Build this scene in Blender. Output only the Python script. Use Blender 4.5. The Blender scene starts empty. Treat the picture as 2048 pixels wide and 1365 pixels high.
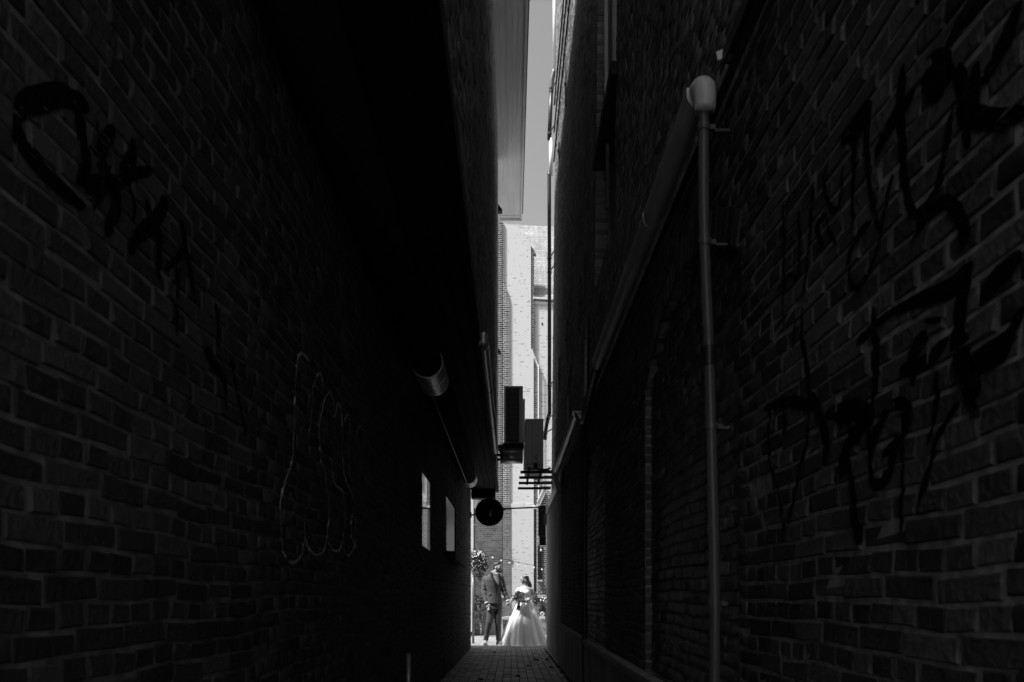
import bpy, math, random
import numpy as np
from mathutils import Vector, Matrix, noise as mnoise
random.seed(7)
R = math.radians
S = bpy.context.scene
COL = S.collection

# ------------------------------------------------------------------ camera, world, sun, exposure
F = 1592.9           # focal length in photo pixels (28 mm on a 36 mm, 2048 px wide frame)
VX, VY = 1022.0, 1190.0
CZ = 1.10            # camera height above the courtyard
cam = bpy.data.cameras.new('camera')
cam.lens = 28.0; cam.sensor_width = 36.0
cam.shift_x = 0.001; cam.shift_y = 0.2478
cam.dof.use_dof = True; cam.dof.focus_distance = 17.0; cam.dof.aperture_fstop = 6.3
cam.clip_start = 0.05; cam.clip_end = 2000
co = bpy.data.objects.new('camera', cam); COL.objects.link(co)
co.location = (0, 0, CZ); co.rotation_euler = (R(90), 0, 0)
S.camera = co

SUN_EL, SUN_AZ = R(60.5), R(62)      # sun behind the camera, to its left
sv = Vector((-math.sin(SUN_AZ)*math.cos(SUN_EL), -math.cos(SUN_AZ)*math.cos(SUN_EL), math.sin(SUN_EL)))
w = bpy.data.worlds.new('World'); S.world = w; w.use_nodes = True
nt = w.node_tree; nt.nodes.clear()
out = nt.nodes.new('ShaderNodeOutputWorld'); bg = nt.nodes.new('ShaderNodeBackground')
sky = nt.nodes.new('ShaderNodeTexSky'); sky.sky_type = 'NISHITA'; sky.sun_disc = False
sky.sun_elevation = SUN_EL; sky.sun_rotation = math.atan2(sv.x, sv.y)
sky.air_density = 1.0; sky.dust_density = 2.5; sky.ozone_density = 1.0
bw = nt.nodes.new('ShaderNodeRGBToBW')
nt.links.new(sky.outputs[0], bw.inputs[0]); nt.links.new(bw.outputs[0], bg.inputs[0])
bg.inputs[1].default_value = 0.085
nt.links.new(bg.outputs[0], out.inputs[0])
sl = bpy.data.lights.new('sun', 'SUN'); sl.energy = 3.0; sl.angle = R(5)
so = bpy.data.objects.new('sun', sl); COL.objects.link(so)
so.rotation_euler = sv.to_track_quat('Z', 'Y').to_euler()
S.view_settings.view_transform = 'Standard'; S.view_settings.look = 'None'
S.view_settings.exposure = 1.3; S.view_settings.gamma = 1.0
S.view_settings.use_curve_mapping = False
try:
    S.cycles.max_bounces = 8; S.cycles.diffuse_bounces = 5
except Exception: pass

# ------------------------------------------------------------------ helpers
def P(px, py, Y):
    return ((px-VX)*Y/F, Y, CZ+(VY-py)*Y/F)
def YW(px, X): return F*X/(px-VX)
def tag(o, label=None, cat=None, group=None, kind=None):
    if label: o['label'] = label
    if cat: o['category'] = cat
    if group: o['group'] = group
    if kind: o['kind'] = kind
    return o
def thing(name, loc, label, cat, group=None):
    o = bpy.data.objects.new(name, None); COL.objects.link(o); o.location = loc
    o.empty_display_size = 0.2
    return tag(o, label, cat, group)
def wloc(o):
    v = Vector(o.location)
    while o.parent: o = o.parent; v += Vector(o.location)
    return v
def catmull(pts, step):
    pts = [Vector(p) for p in pts]; res = []
    n = len(pts)
    for i in range(n-1):
        p0 = pts[max(i-1, 0)]; p1 = pts[i]; p2 = pts[i+1]; p3 = pts[min(i+2, n-1)]
        k = max(1, int((p2-p1).length/step))
        for j in range(k):
            t = j/k
            res.append(0.5*((2*p1)+(p2-p0)*t+(2*p0-5*p1+4*p2-p3)*t*t+(3*p1-p0-3*p2+p3)*t**3))
    res.append(pts[-1]); return res
class MB:
    def __init__(s): s.v = []; s.f = []; s.uv = []
    def add(s, vs, fs):
        b = len(s.v); s.v += [tuple(x) for x in vs]; s.f += [tuple(b+i for i in q) for q in fs]; return s
    def quad(s, a, b, c, d): return s.add([a, b, c, d], [(0, 1, 2, 3)])
    def box(s, x0, x1, y0, y1, z0, z1):
        vs = [(x, y, z) for x in (x0, x1) for y in (y0, y1) for z in (z0, z1)]
        return s.add(vs, [(0, 1, 3, 2), (4, 6, 7, 5), (0, 4, 5, 1), (2, 3, 7, 6), (0, 2, 6, 4), (1, 5, 7, 3)])
    def bar(s, a, b, w, h):        # bar between two points, w across, h up
        a = Vector(a); b = Vector(b); d = (b-a).normalized()
        up = Vector((0, 0, 1)) if abs(d.z) < .95 else Vector((0, 1, 0))
        sd = d.cross(up).normalized(); up = sd.cross(d)
        vs = [p+sd*i*w/2+up*j*h/2 for p in (a, b) for i, j in ((-1, -1), (1, -1), (1, 1), (-1, 1))]
        return s.add(vs, [(0, 1, 2, 3), (7, 6, 5, 4), (0, 4, 5, 1), (1, 5, 6, 2), (2, 6, 7, 3), (3, 7, 4, 0)])
    def tube(s, pts, r, n=12, cap=True, squash=1.0):
        pts = [Vector(p) for p in pts]; m = len(pts)
        rr = r if isinstance(r, (list, tuple)) else [r]*m
        ref = None; vs = []
        for i, p in enumerate(pts):
            d = (pts[min(i+1, m-1)]-pts[max(i-1, 0)]).normalized()
            if ref is None:
                ref = Vector((0, 1, 0)) if abs(d.y) < .9 else Vector((1, 0, 0))
            a = (ref-d*ref.dot(d)).normalized(); ref = a; b = d.cross(a)
            for k in range(n):
                t = 2*math.pi*k/n
                vs.append(p+(a*math.cos(t)*squash+b*math.sin(t))*rr[i])
        fs = [(i*n+k, i*n+(k+1) % n, (i+1)*n+(k+1) % n, (i+1)*n+k) for i in range(m-1) for k in range(n)]
        if cap: fs += [tuple(range(n-1, -1, -1)), tuple((m-1)*n+k for k in range(n))]
        return s.add(vs, fs)
    def ell(s, c, r, rot=None, nu=14, nv=9):
        c = Vector(c); vs = []; M = rot or Matrix.Identity(3)
        for j in range(nv+1):
            ph = math.pi*j/nv
            for k in range(nu):
                t = 2*math.pi*k/nu
                vs.append(c+M@Vector((r[0]*math.sin(ph)*math.cos(t), r[1]*math.sin(ph)*math.sin(t), r[2]*math.cos(ph))))
        fs = [(j*nu+k, j*nu+(k+1) % nu, (j+1)*nu+(k+1) % nu, (j+1)*nu+k) for j in range(nv) for k in range(nu)]
        return s.add(vs, fs)
    def loft(s, secs, n=20, cap=True, rot=0.0):     # (cx,cy,cz,rx,ry[,rot])
        vs = []
        for q in secs:
            a = q[5] if len(q) > 5 else rot
            for k in range(n):
                t = 2*math.pi*k/n; x = q[3]*math.cos(t); y = q[4]*math.sin(t)
                vs.append((q[0]+x*math.cos(a)-y*math.sin(a), q[1]+x*math.sin(a)+y*math.cos(a), q[2]))
        m = len(secs)
        fs = [(i*n+k, i*n+(k+1) % n, (i+1)*n+(k+1) % n, (i+1)*n+k) for i in range(m-1) for k in range(n)]
        if cap: fs += [tuple(range(n-1, -1, -1)), tuple((m-1)*n+k for k in range(n))]
        return s.add(vs, fs)
    def prism_z(s, poly, z0, z1):   # plan polygon (x,y)
        n = len(poly)
        vs = [(x, y, z0) for x, y in poly]+[(x, y, z1) for x, y in poly]
        return s.add(vs, [tuple(range(n-1, -1, -1)), tuple(range(n, 2*n))]+[(i, (i+1) % n, n+(i+1) % n, n+i) for i in range(n)])
    def prism_y(s, poly, y0, y1):   # front polygon (x,z) extruded in y
        n = len(poly)
        vs = [(x, y0, z) for x, z in poly]+[(x, y1, z) for x, z in poly]
        return s.add(vs, [tuple(range(n)), tuple(range(2*n-1, n-1, -1))]+[(i, n+i, n+(i+1) % n, (i+1) % n) for i in range(n)])
    def build(s, name, mt, parent=None, smooth=False, bevel=0, remesh=0, soft=0, sub=0):
        off = wloc(parent) if parent else Vector((0, 0, 0))
        me = bpy.data.meshes.new(name)
        me.from_pydata([tuple(Vector(p)-off) for p in s.v], [], s.f)
        me.materials.append(mt)
        o = bpy.data.objects.new(name, me); COL.objects.link(o)
        if parent: o.parent = parent
        if smooth: me.polygons.foreach_set('use_smooth', [True]*len(me.polygons))
        if bevel:
            m = o.modifiers.new('b', 'BEVEL'); m.width = bevel; m.segments = 2; m.limit_method = 'ANGLE'
        if remesh:
            m = o.modifiers.new('r', 'REMESH'); m.mode = 'VOXEL'; m.voxel_size = remesh; m.use_smooth_shade = True
        if soft:
            m = o.modifiers.new('s', 'SMOOTH'); m.iterations = soft; m.factor = .5
        if sub:
            m = o.modifiers.new('u', 'SUBSURF'); m.levels = sub; m.render_levels = sub
        me.update(); return o

# ------------------------------------------------------------------ materials
def newmat(name):
    m = bpy.data.materials.new(name); m.use_nodes = True
    n = m.node_tree.nodes; b = n['Principled BSDF']
    return m, m.node_tree, n, b
def N(nt, t, **k):
    n = nt.nodes.new(t)
    for a, v in k.items(): setattr(n, a, v)
    return n
def math_n(nt, op, a, b=None):
    n = nt.nodes.new('ShaderNodeMath'); n.operation = op
    for i, q in enumerate((a, b)):
        if q is None: continue
        if isinstance(q, (int, float)): n.inputs[i].default_value = q
        else: nt.links.new(q, n.inputs[i])
    return n.outputs[0]
def simple(name, base, rough=.6, metal=0, var=.3, scale=8, bump=.15, stretch=(1, 1, 1), spec=.5):
    m, t, n, b = newmat(name)
    tc = N(t, 'ShaderNodeTexCoord'); mp = N(t, 'ShaderNodeMapping'); mp.inputs['Scale'].default_value = stretch
    t.links.new(tc.outputs['Object'], mp.inputs[0])
    nz = N(t, 'ShaderNodeTexNoise'); nz.inputs['Scale'].default_value = scale; nz.inputs['Detail'].default_value = 7
    t.links.new(mp.outputs[0], nz.inputs['Vector'])
    mr = N(t, 'ShaderNodeMapRange'); mr.inputs[1].default_value = .25; mr.inputs[2].default_value = .75
    mr.inputs[3].default_value = base*(1-var); mr.inputs[4].default_value = base*(1+var)
    t.links.new(nz.outputs[0], mr.inputs[0]); t.links.new(mr.outputs[0], b.inputs['Base Color'])
    b.inputs['Roughness'].default_value = rough; b.inputs['Metallic'].default_value = metal
    b.inputs['Specular IOR Level'].default_value = spec
    if bump:
        bp = N(t, 'ShaderNodeBump'); bp.inputs['Strength'].default_value = bump; bp.inputs['Distance'].default_value = .01
        t.links.new(nz.outputs[0], bp.inputs['Height']); t.links.new(bp.outputs[0], b.inputs['Normal'])
    return m
def brickmat(name, lo, hi, rough=.85, grain=60):
    m, t, n, b = newmat(name)
    at = N(t, 'ShaderNodeAttribute'); at.attribute_name = 'tone'
    oi = N(t, 'ShaderNodeObjectInfo')
    s_ = math_n(t, 'FRACT', math_n(t, 'ADD', at.outputs['Fac'], oi.outputs['Random']))
    ge = N(t, 'ShaderNodeNewGeometry')
    nz = N(t, 'ShaderNodeTexNoise'); nz.inputs['Scale'].default_value = grain; nz.inputs['Detail'].default_value = 8
    n2 = N(t, 'ShaderNodeTexNoise'); n2.inputs['Scale'].default_value = 1.3; n2.inputs['Detail'].default_value = 5
    t.links.new(ge.outputs['Position'], nz.inputs['Vector']); t.links.new(ge.outputs['Position'], n2.inputs['Vector'])
    a = math_n(t, 'MULTIPLY', math_n(t, 'POWER', s_, 1.6), .62)
    c = math_n(t, 'MULTIPLY', nz.outputs[0], .45)
    d = math_n(t, 'MULTIPLY', math_n(t, 'SUBTRACT', n2.outputs[0], .35), 1.3)
    tot = math_n(t, 'ADD', math_n(t, 'ADD', a, c), math_n(t, 'MULTIPLY', d, .6))
    mr = N(t, 'ShaderNodeMapRange'); mr.inputs[1].default_value = .15; mr.inputs[2].default_value = 1.05
    mr.inputs[3].default_value = lo; mr.inputs[4].default_value = hi
    t.links.new(tot, mr.inputs[0]); t.links.new(mr.outputs[0], b.inputs['Base Color'])
    b.inputs['Roughness'].default_value = rough; b.inputs['Specular IOR Level'].default_value = .35
    bp = N(t, 'ShaderNodeBump'); bp.inputs['Strength'].default_value = .8; bp.inputs['Distance'].default_value = .009
    t.links.new(nz.outputs[0], bp.inputs['Height']); t.links.new(bp.outputs[0], b.inputs['Normal'])
    return m
def churchmat(name, brick_lo, brick_hi, mortar, sun_lift=0.0, sun_col=.62, row=.055, wid=.2, bump=.5, uvn=True):
    m, t, n, b = newmat(name)
    uv = N(t, 'ShaderNodeUVMap'); uv.uv_map = 'UVMap'
    # small wobble of the courses
    nw = N(t, 'ShaderNodeTexNoise'); nw.inputs['Scale'].default_value = 6
    t.links.new(uv.outputs[0], nw.inputs['Vector'])
    vm = N(t, 'ShaderNodeVectorMath'); vm.operation = 'SCALE'; vm.inputs['Scale'].default_value = .012
    t.links.new(nw.outputs['Color'], vm.inputs[0])
    va = N(t, 'ShaderNodeVectorMath'); va.operation = 'ADD'
    t.links.new(uv.outputs[0], va.inputs[0]); t.links.new(vm.outputs[0], va.inputs[1])
    br = N(t, 'ShaderNodeTexBrick'); br.offset = .5; br.squash = .5; br.squash_frequency = 2
    br.inputs['Scale'].default_value = 1; br.inputs['Brick Width'].default_value = wid; br.inputs['Row Height'].default_value = row
    br.inputs['Mortar Size'].default_value = row*.12; br.inputs['Mortar Smooth'].default_value = .2; br.inputs['Bias'].default_value = 0
    br.inputs['Color1'].default_value = (brick_lo,)*3+(1,); br.inputs['Color2'].default_value = (brick_hi,)*3+(1,)
    br.inputs['Mortar'].default_value = (mortar,)*3+(1,)
    t.links.new(va.outputs[0], br.inputs['Vector'])
    big = N(t, 'ShaderNodeTexNoise'); big.inputs['Scale'].default_value = 1.6; big.inputs['Detail'].default_value = 8; big.inputs['Roughness'].default_value = .65
    t.links.new(uv.outputs[0], big.inputs['Vector'])
    mul = N(t, 'ShaderNodeMapRange'); mul.inputs[1].default_value = .3; mul.inputs[2].default_value = .7
    mul.inputs[3].default_value = .72; mul.inputs[4].default_value = 1.25
    t.links.new(big.outputs[0], mul.inputs[0])
    mx = N(t, 'ShaderNodeVectorMath'); mx.operation = 'SCALE'
    t.links.new(br.outputs['Color'], mx.inputs[0]); t.links.new(mul.outputs[0], mx.inputs['Scale'])
    col = mx.outputs[0]
    if sun_lift > 0:
        # sunlight put into the colour: pale overlay broken by streaks of darker brick
        mp = N(t, 'ShaderNodeVectorMath'); mp.operation = 'SNAP'; mp.inputs[1].default_value = (.02, row/2, 1)
        t.links.new(va.outputs[0], mp.inputs[0])
        m2 = N(t, 'ShaderNodeMapping'); m2.inputs['Scale'].default_value = (5, 37, 1); t.links.new(mp.outputs[0], m2.inputs[0]); mp = m2
        nz = N(t, 'ShaderNodeTexNoise'); nz.inputs['Scale'].default_value = 1.0; nz.inputs['Detail'].default_value = 2; nz.inputs['Roughness'].default_value = .5
        t.links.new(mp.outputs[0], nz.inputs['Vector'])
        cr = N(t, 'ShaderNodeMapRange'); cr.inputs[1].default_value = sun_lift; cr.inputs[2].default_value = sun_lift+.05
        cr.inputs[3].default_value = 1; cr.inputs[4].default_value = 0
        cmb = math_n(t, 'ADD', math_n(t, 'MULTIPLY', nz.outputs[0], .7), math_n(t, 'MULTIPLY', big.outputs[0], .3))
        t.links.new(cmb, cr.inputs[0])
        mix = N(t, 'ShaderNodeMix'); mix.data_type = 'RGBA'
        t.links.new(cr.outputs[0], mix.inputs['Factor']); t.links.new(col, mix.inputs['A'])
        wn = N(t, 'ShaderNodeMapRange'); wn.inputs[3].default_value = sun_col*.93; wn.inputs[4].default_value = sun_col*1.04
        t.links.new(big.outputs[0], wn.inputs[0]); t.links.new(wn.outputs[0], mix.inputs['B'])
        col = mix.outputs['Result']
    t.links.new(col, b.inputs['Base Color'])
    b.inputs['Roughness'].default_value = .9; b.inputs['Specular IOR Level'].default_value = .2
    bp = N(t, 'ShaderNodeBump'); bp.inputs['Strength'].default_value = bump; bp.inputs['Distance'].default_value = .008; bp.invert = True
    t.links.new(br.outputs['Fac'], bp.inputs['Height']); t.links.new(bp.outputs[0], b.inputs['Normal'])
    return m

M = {}
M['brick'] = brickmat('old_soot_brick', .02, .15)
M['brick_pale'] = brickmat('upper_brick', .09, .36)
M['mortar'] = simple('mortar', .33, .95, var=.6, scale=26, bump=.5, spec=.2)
M['mortar_soot_dim'] = simple('dim_sooty_mortar', .15, .95, var=.7, scale=14, bump=.5, spec=.2)  # sooty, and darkened for the dim light on the left wall
M['brick_soot_dim'] = brickmat('dim_sooty_left_brick', .012, .095)  # left wall's dimness put into the brick tone, on top of soot
M['brick_lifted'] = brickmat('brightened_infill_brick', .04, .2, rough=.5)  # brightness raised in the colour so the recessed infill shows
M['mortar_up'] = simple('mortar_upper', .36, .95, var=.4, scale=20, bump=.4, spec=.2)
M['paver'] = brickmat('clinker_paver', .2, .52, rough=.62, grain=40)
M['sand'] = simple('joint_sand', .02, .95, var=.5, scale=60, bump=.3, spec=.2)
M['plaster'] = simple('cement_render', .38, .85, var=.45, scale=2.4, bump=.25, stretch=(1.5, 1.5, .35), spec=.3)
M['stone'] = simple('plinth_stone', .38, .8, var=.35, scale=12, bump=.3)
M['black'] = simple('black_paint', .012, .75, var=.3, scale=10, bump=.05)
M['duct_black'] = simple('sooty_black', .01, .95, var=.3, scale=6, bump=.05, spec=.05)
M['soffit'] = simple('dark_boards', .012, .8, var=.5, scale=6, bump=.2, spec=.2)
M['zinc'] = simple('zinc', .62, .38, metal=.6, var=.3, scale=9, bump=.08)
M['pvc'] = simple('grey_pvc', .13, .32, var=.22, scale=5, bump=.05, stretch=(1, 1, .3))
M['pvc_dark'] = simple('dark_pvc', .035, .4, var=.3, scale=6, bump=.05)
M['gutter'] = simple('gutter_pvc', .75, .3, var=.18, scale=4, bump=.05)
M['white'] = simple('white_paint', .78, .5, var=.06, scale=4, bump=.05)
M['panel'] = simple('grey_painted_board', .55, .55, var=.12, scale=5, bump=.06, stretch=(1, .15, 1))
M['ac'] = simple('ac_casing', .55, .5, var=.12, scale=4, bump=.05)
M['ac_dark'] = simple('ac_grille', .02, .5, var=.2, scale=9, bump=.05)
M['iron'] = simple('rusted_iron', .08, .8, var=.5, scale=30, bump=.5)
M['spray_black'] = simple('black_spray', .0035, .6, var=.2, scale=9, bump=.02, spec=.15)
M['spray_white'] = simple('pale_spray', .45, .7, var=.5, scale=40, bump=.05)
M['leaf'] = simple('leaf', .085, .6, var=.5, scale=9, bump=.05)
M['leaf_d'] = simple('leaf_dark', .035, .6, var=.5, scale=9, bump=.05)
M['petal'] = simple('petal', .85, .6, var=.12, scale=9, bump=.05)
M['petal_m'] = simple('petal_mid', .5, .6, var=.3, scale=9, bump=.05)
M['deadleaf'] = simple('dead_leaf', .03, .8, var=.4, scale=30, bump=.1)
M['skin'] = simple('skin', .4, .5, var=.06, scale=7, bump=.02)
M['skin_m'] = simple('skin_tanned', .38, .5, var=.08, scale=7, bump=.02)
M['hair'] = simple('dark_hair', .035, .5, var=.5, scale=60, bump=.4, stretch=(1, 1, .2))
M['hair_l'] = simple('brown_hair', .12, .45, var=.6, scale=50, bump=.5, stretch=(1, 1, .2))
M['suit'] = simple('suit_wool', .095, .8, var=.12, scale=50, bump=.1, spec=.3)
M['trouser'] = simple('trouser_wool', .075, .8, var=.14, scale=50, bump=.1, spec=.3)
M['lapel'] = simple('lapel', .06, .7, var=.1, scale=50, bump=.05)
M['shirt'] = simple('white_shirt', .85, .7, var=.03, scale=20, bump=.05)
M['shoe'] = simple('pale_suede', .45, .7, var=.15, scale=30, bump=.05)
M['shoe_shaded'] = simple('shaded_suede', .16, .7, var=.15, scale=30, bump=.05)  # same suede as the other shoe, with shade put into the colour
M['tulle'] = simple('tulle', .92, .8, var=.04, scale=6, bump=.08, stretch=(6, 6, .4))
M['eye'] = simple('eye_dark', .02, .3, bump=0)
M['wood'] = simple('weathered_wood', .3, .8, var=.3, scale=10, bump=.3, stretch=(6, 6, .5))
M['concrete'] = simple('courtyard_paving', .3, .85, var=.25, scale=3, bump=.15)
M['far'] = simple('far_plaster', .6, .9, var=.08, scale=2, bump=.05)
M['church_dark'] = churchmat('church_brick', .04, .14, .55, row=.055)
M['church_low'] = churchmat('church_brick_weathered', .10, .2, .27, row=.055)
M['church_white'] = churchmat('sun_bright_brick', .2, .3, .5, sun_lift=.585, sun_col=.62, bump=.12)  # brick paled in its colour to stand for glaring sun
M['church_nave'] = churchmat('nave_brick', .1, .3, .62, sun_lift=.56, sun_col=.62, bump=.2)  # nave brick paled the same way for the sun on it
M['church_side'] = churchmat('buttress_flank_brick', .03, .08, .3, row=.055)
M['slate'] = churchmat('roof_slate', .28, .38, .22, row=.10, wid=.16, bump=1)
def lacemat():
    m, t, n, b = newmat('lace')
    tc = N(t, 'ShaderNodeTexCoord'); vo = N(t, 'ShaderNodeTexVoronoi'); vo.inputs['Scale'].default_value = 20
    t.links.new(tc.outputs['Object'], vo.inputs['Vector'])
    mr = N(t, 'ShaderNodeMapRange'); mr.inputs[1].default_value = .3; mr.inputs[2].default_value = .45
    mr.inputs[3].default_value = .9; mr.inputs[4].default_value = .38
    t.links.new(vo.outputs['Distance'], mr.inputs[0]); t.links.new(mr.outputs[0], b.inputs['Base Color'])
    b.inputs['Roughness'].default_value = .8
    bp = N(t, 'ShaderNodeBump'); bp.inputs['Strength'].default_value = .5; bp.inputs['Distance'].default_value = .004
    t.links.new(mr.outputs[0], bp.inputs['Height']); t.links.new(bp.outputs[0], b.inputs['Normal'])
    return m
M['lace'] = lacemat()
def glassmat(name, rough, bump, base=.03):
    m, t, n, b = newmat(name)
    b.inputs['Base Color'].default_value = (base,)*3+(1,); b.inputs['Roughness'].default_value = rough
    b.inputs['IOR'].default_value = 1.52; b.inputs['Specular IOR Level'].default_value = .6
    tc = N(t, 'ShaderNodeTexCoord'); nz = N(t, 'ShaderNodeTexNoise'); nz.inputs['Scale'].default_value = 3 if bump < .2 else 38
    mp = N(t, 'ShaderNodeMapping'); mp.inputs['Scale'].default_value = (1, 1, .45)
    t.links.new(tc.outputs['Object'], mp.inputs[0]); t.links.new(mp.outputs[0], nz.inputs['Vector'])
    bp = N(t, 'ShaderNodeBump'); bp.inputs['Strength'].default_value = bump; bp.inputs['Distance'].default_value = .01
    t.links.new(nz.outputs[0], bp.inputs['Height']); t.links.new(bp.outputs[0], b.inputs['Normal'])
    return m
M['glass'] = glassmat('window_glass', .03, .05)
M['glass_rough'] = glassmat('patterned_glass', .28, .35, .2)
M['mirror'] = glassmat('mirror_face', .16, .02, .006)
M['mirror'].node_tree.nodes['Principled BSDF'].inputs['Specular IOR Level'].default_value = .25

# ------------------------------------------------------------------ brick walls in real bricks
ROW, ST, HD, J = .052, .190, .095, .010
def wob(y, z): return .007*np.sin(1.9*y+.8*z)+.004*np.sin(6.3*y+2.1*z)+.002*np.sin(17*y)
class Wall:
    """plane facing s (+1: +x, -1: -x) at x = xw + lean*(z-zb); bricks laid in alternate header and stretcher courses"""
    def __init__(s, xw, s_, y0, y1, z0, z1, holes=(), lean=0, zb=0, seed=1, depth=.03, row=ROW, st=ST):
        s.xw, s.s, s.y0, s.y1, s.z0, s.z1, s.holes, s.lean, s.zb = xw, s_, y0, y1, z0, z1, holes, lean, zb
        s.rng = np.random.RandomState(seed); s.rows = []; s.depth = depth; s.row = row; s.st = st
        s.lay()
    def x(s, z): return s.xw+s.lean*(z-s.zb)
    def inhole(s, y, z):
        for h in s.holes:
            ya, yb, za, zb = h[:4]; rise = h[4] if len(h) > 4 else 0
            if ya < y < yb:
                top = zb + (rise*(1-((y-(ya+yb)/2)/((yb-ya)/2))**2) if rise else 0)
                if za < z < top: return True
        return False
    def lay(s):
        s.B = []
        n = int((s.z1-s.z0)/s.row)
        for i in range(n):
            za = s.z0+i*s.row; zc = za+s.row/2
            L = s.st if i % 2 else s.st/2
            y = s.y0-L*(.5 if i % 4 == 1 else 0.0)-(s.st/4 if i % 2 else 0)
            cuts = []
            for h in s.holes:
                if h[2] < zc < h[3]: cuts += [h[0], h[1]]
            row = []
            while y < s.y1:
                l = L*(1+s.rng.uniform(-.05, .05)); a, b = max(y, s.y0), min(y+l, s.y1); y += l
                segs = [(a, b)]
                for c in cuts:
                    nx = []
                    for (p, q) in segs:
                        if p < c < q: nx += [(p, c), (c, q)]
                        else: nx.append((p, q))
                    segs = nx
                for a, b in segs:
                    if b-a < .03 or s.inhole((a+b)/2, zc): continue
                    off = s.rng.normal(0, .0012)
                    row.append((a, b, off)); s.B.append((a, b, za, za+s.row, off, s.rng.rand()))
            s.rows.append(row)
    def surf(s, y, z):
        zz = z-float(wob(y, z)); i = int((zz-s.z0)/s.row); fz = (zz-s.z0)-i*s.row
        base = s.x(z)
        if 0 <= i < len(s.rows) and J*.3 < fz < s.row-J*.3:
            for a, b, off in s.rows[i]:
                if a+J*.4 < y < b-J*.4: return base+s.s*(off+.0012)
        return base-s.s*.0028
    def vis(s, b):
        ym = (b[0]+b[1])/2; h = b[2]-CZ
        return ym > .85 and h < .80*ym+.5 and h > -.2*ym-.25
    def arrays(s, B):
        n = len(B); A = np.array(B); rg = s.rng
        y0, y1, z0, z1 = A[:, 0]+J/2, A[:, 1]-J/2, A[:, 2]+J/2, A[:, 3]-J/2
        off = A[:, 4]; sg = s.s; bv = .0035
        V = np.zeros((n, 12, 3))
        cy = [y0, y1, y1, y0]; cz = [z0, z0, z1, z1]; sy = [1, -1, -1, 1]; sz = [1, 1, -1, -1]
        # irregular outline
        for k in range(4):
            jy = rg.normal(0, .0019, n); jz = rg.normal(0, .0021, n)
            yy = cy[k]+jy; zz = cz[k]+jz
            for r_, (dx, ins) in enumerate(((-s.depth, 0), (-.0022, 0), (0, bv))):
                V[:, r_*4+k, 1] = yy+sy[k]*ins; V[:, r_*4+k, 2] = zz+sz[k]*ins
                V[:, r_*4+k, 0] = sg*(dx+(off if r_ else 0))+(rg.normal(0, .0016, n) if r_ == 2 else 0)
        V[:, :, 2] += wob(V[:, :, 1], V[:, :, 2])
        V[:, :, 0] += s.xw+s.lean*(V[:, :, 2]-s.zb)
        f = []
        for r_ in (0, 1):
            for k in range(4): f.append((r_*4+k, r_*4+(k+1) % 4, r_*4+4+(k+1) % 4, r_*4+4+k))
        f.append((8, 9, 10, 11)); f = np.array(f)
        if sg > 0: pass
        else: f = f[:, ::-1]
        return V, f
    def joined(s, name, B, mt, parent):
        if not B: return None
        V, f = s.arrays(B); n = len(B); off = wloc(parent)
        V = V-np.array(off)
        me = bpy.data.meshes.new(name)
        me.vertices.add(n*12); me.vertices.foreach_set('co', V.reshape(-1).astype(np.float32))
        FF = (f[None]+(np.arange(n)*12)[:, None, None]).reshape(-1)
        me.loops.add(len(FF)); me.loops.foreach_set('vertex_index', FF.astype(np.int32))
        nf = n*9
        me.polygons.add(nf); me.polygons.foreach_set('loop_start', (np.arange(nf)*4).astype(np.int32))
        try: me.polygons.foreach_set('loop_total', np.full(nf, 4, np.int32))
        except Exception: pass
        me.update(calc_edges=True); me.validate()
        at = me.attributes.new('tone', 'FLOAT', 'FACE')
        at.data.foreach_set('value', np.repeat(np.array([b[5] for b in B], np.float32), 9))
        me.materials.append(mt)
        o = bpy.data.objects.new(name, me); COL.objects.link(o); o.parent = parent; o['kind'] = 'stuff'
        return o
    def make(s, mt, parent, singles=0, name='brick_courses'):
        B = [b for b in s.B if s.vis(b)]
        if singles:
            def inframe(b):
                ym = (b[0]+b[1])/2; h = (b[2]+b[3])/2-CZ
                u = abs(s.xw)/ym*F
                return u < 1040 and -.115*ym < h < .76*ym
            B.sort(key=lambda b: (0 if inframe(b) else 1, (b[0]+b[1])/2))
            S1, B = B[:singles], B[singles:]
            # meshes shared between alike bricks: the ones of the same length class
            lib = {}
            for b in S1:
                L = round((b[1]-b[0])/.02)*.02; key = (L, s.rng.randint(5))
                if key not in lib:
                    w_ = Wall.__new__(Wall); w_.__dict__.update(s.__dict__); w_.lean = 0; w_.xw = 0
                    V, f = w_.arrays([(0, L, 0, s.row, 0, 0)]); V = V[0]
                    V[:, 2] -= wob(V[:, 1], V[:, 2])
                    me = bpy.data.meshes.new('brick'); me.from_pydata(V.tolist(), [], f.tolist()); me.materials.append(mt)
                    lib[key] = (me, L)
                me, L = lib[key]
                o = bpy.data.objects.new('brick', me); COL.objects.link(o); o.parent = parent
                ym = (b[0]+b[1])/2
                o.location = Vector((s.x(b[2])+s.s*b[4], b[0], b[2]+float(wob(ym, b[2]))))-wloc(parent)
                o.scale = (1, (b[1]-b[0])/L, 1)
                sl_ = float(wob(b[1], b[2])-wob(b[0], b[2]))/(b[1]-b[0])
                o.rotation_euler = (math.atan(sl_), 0, 0)
        s.joined(name, B, mt, parent)
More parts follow.
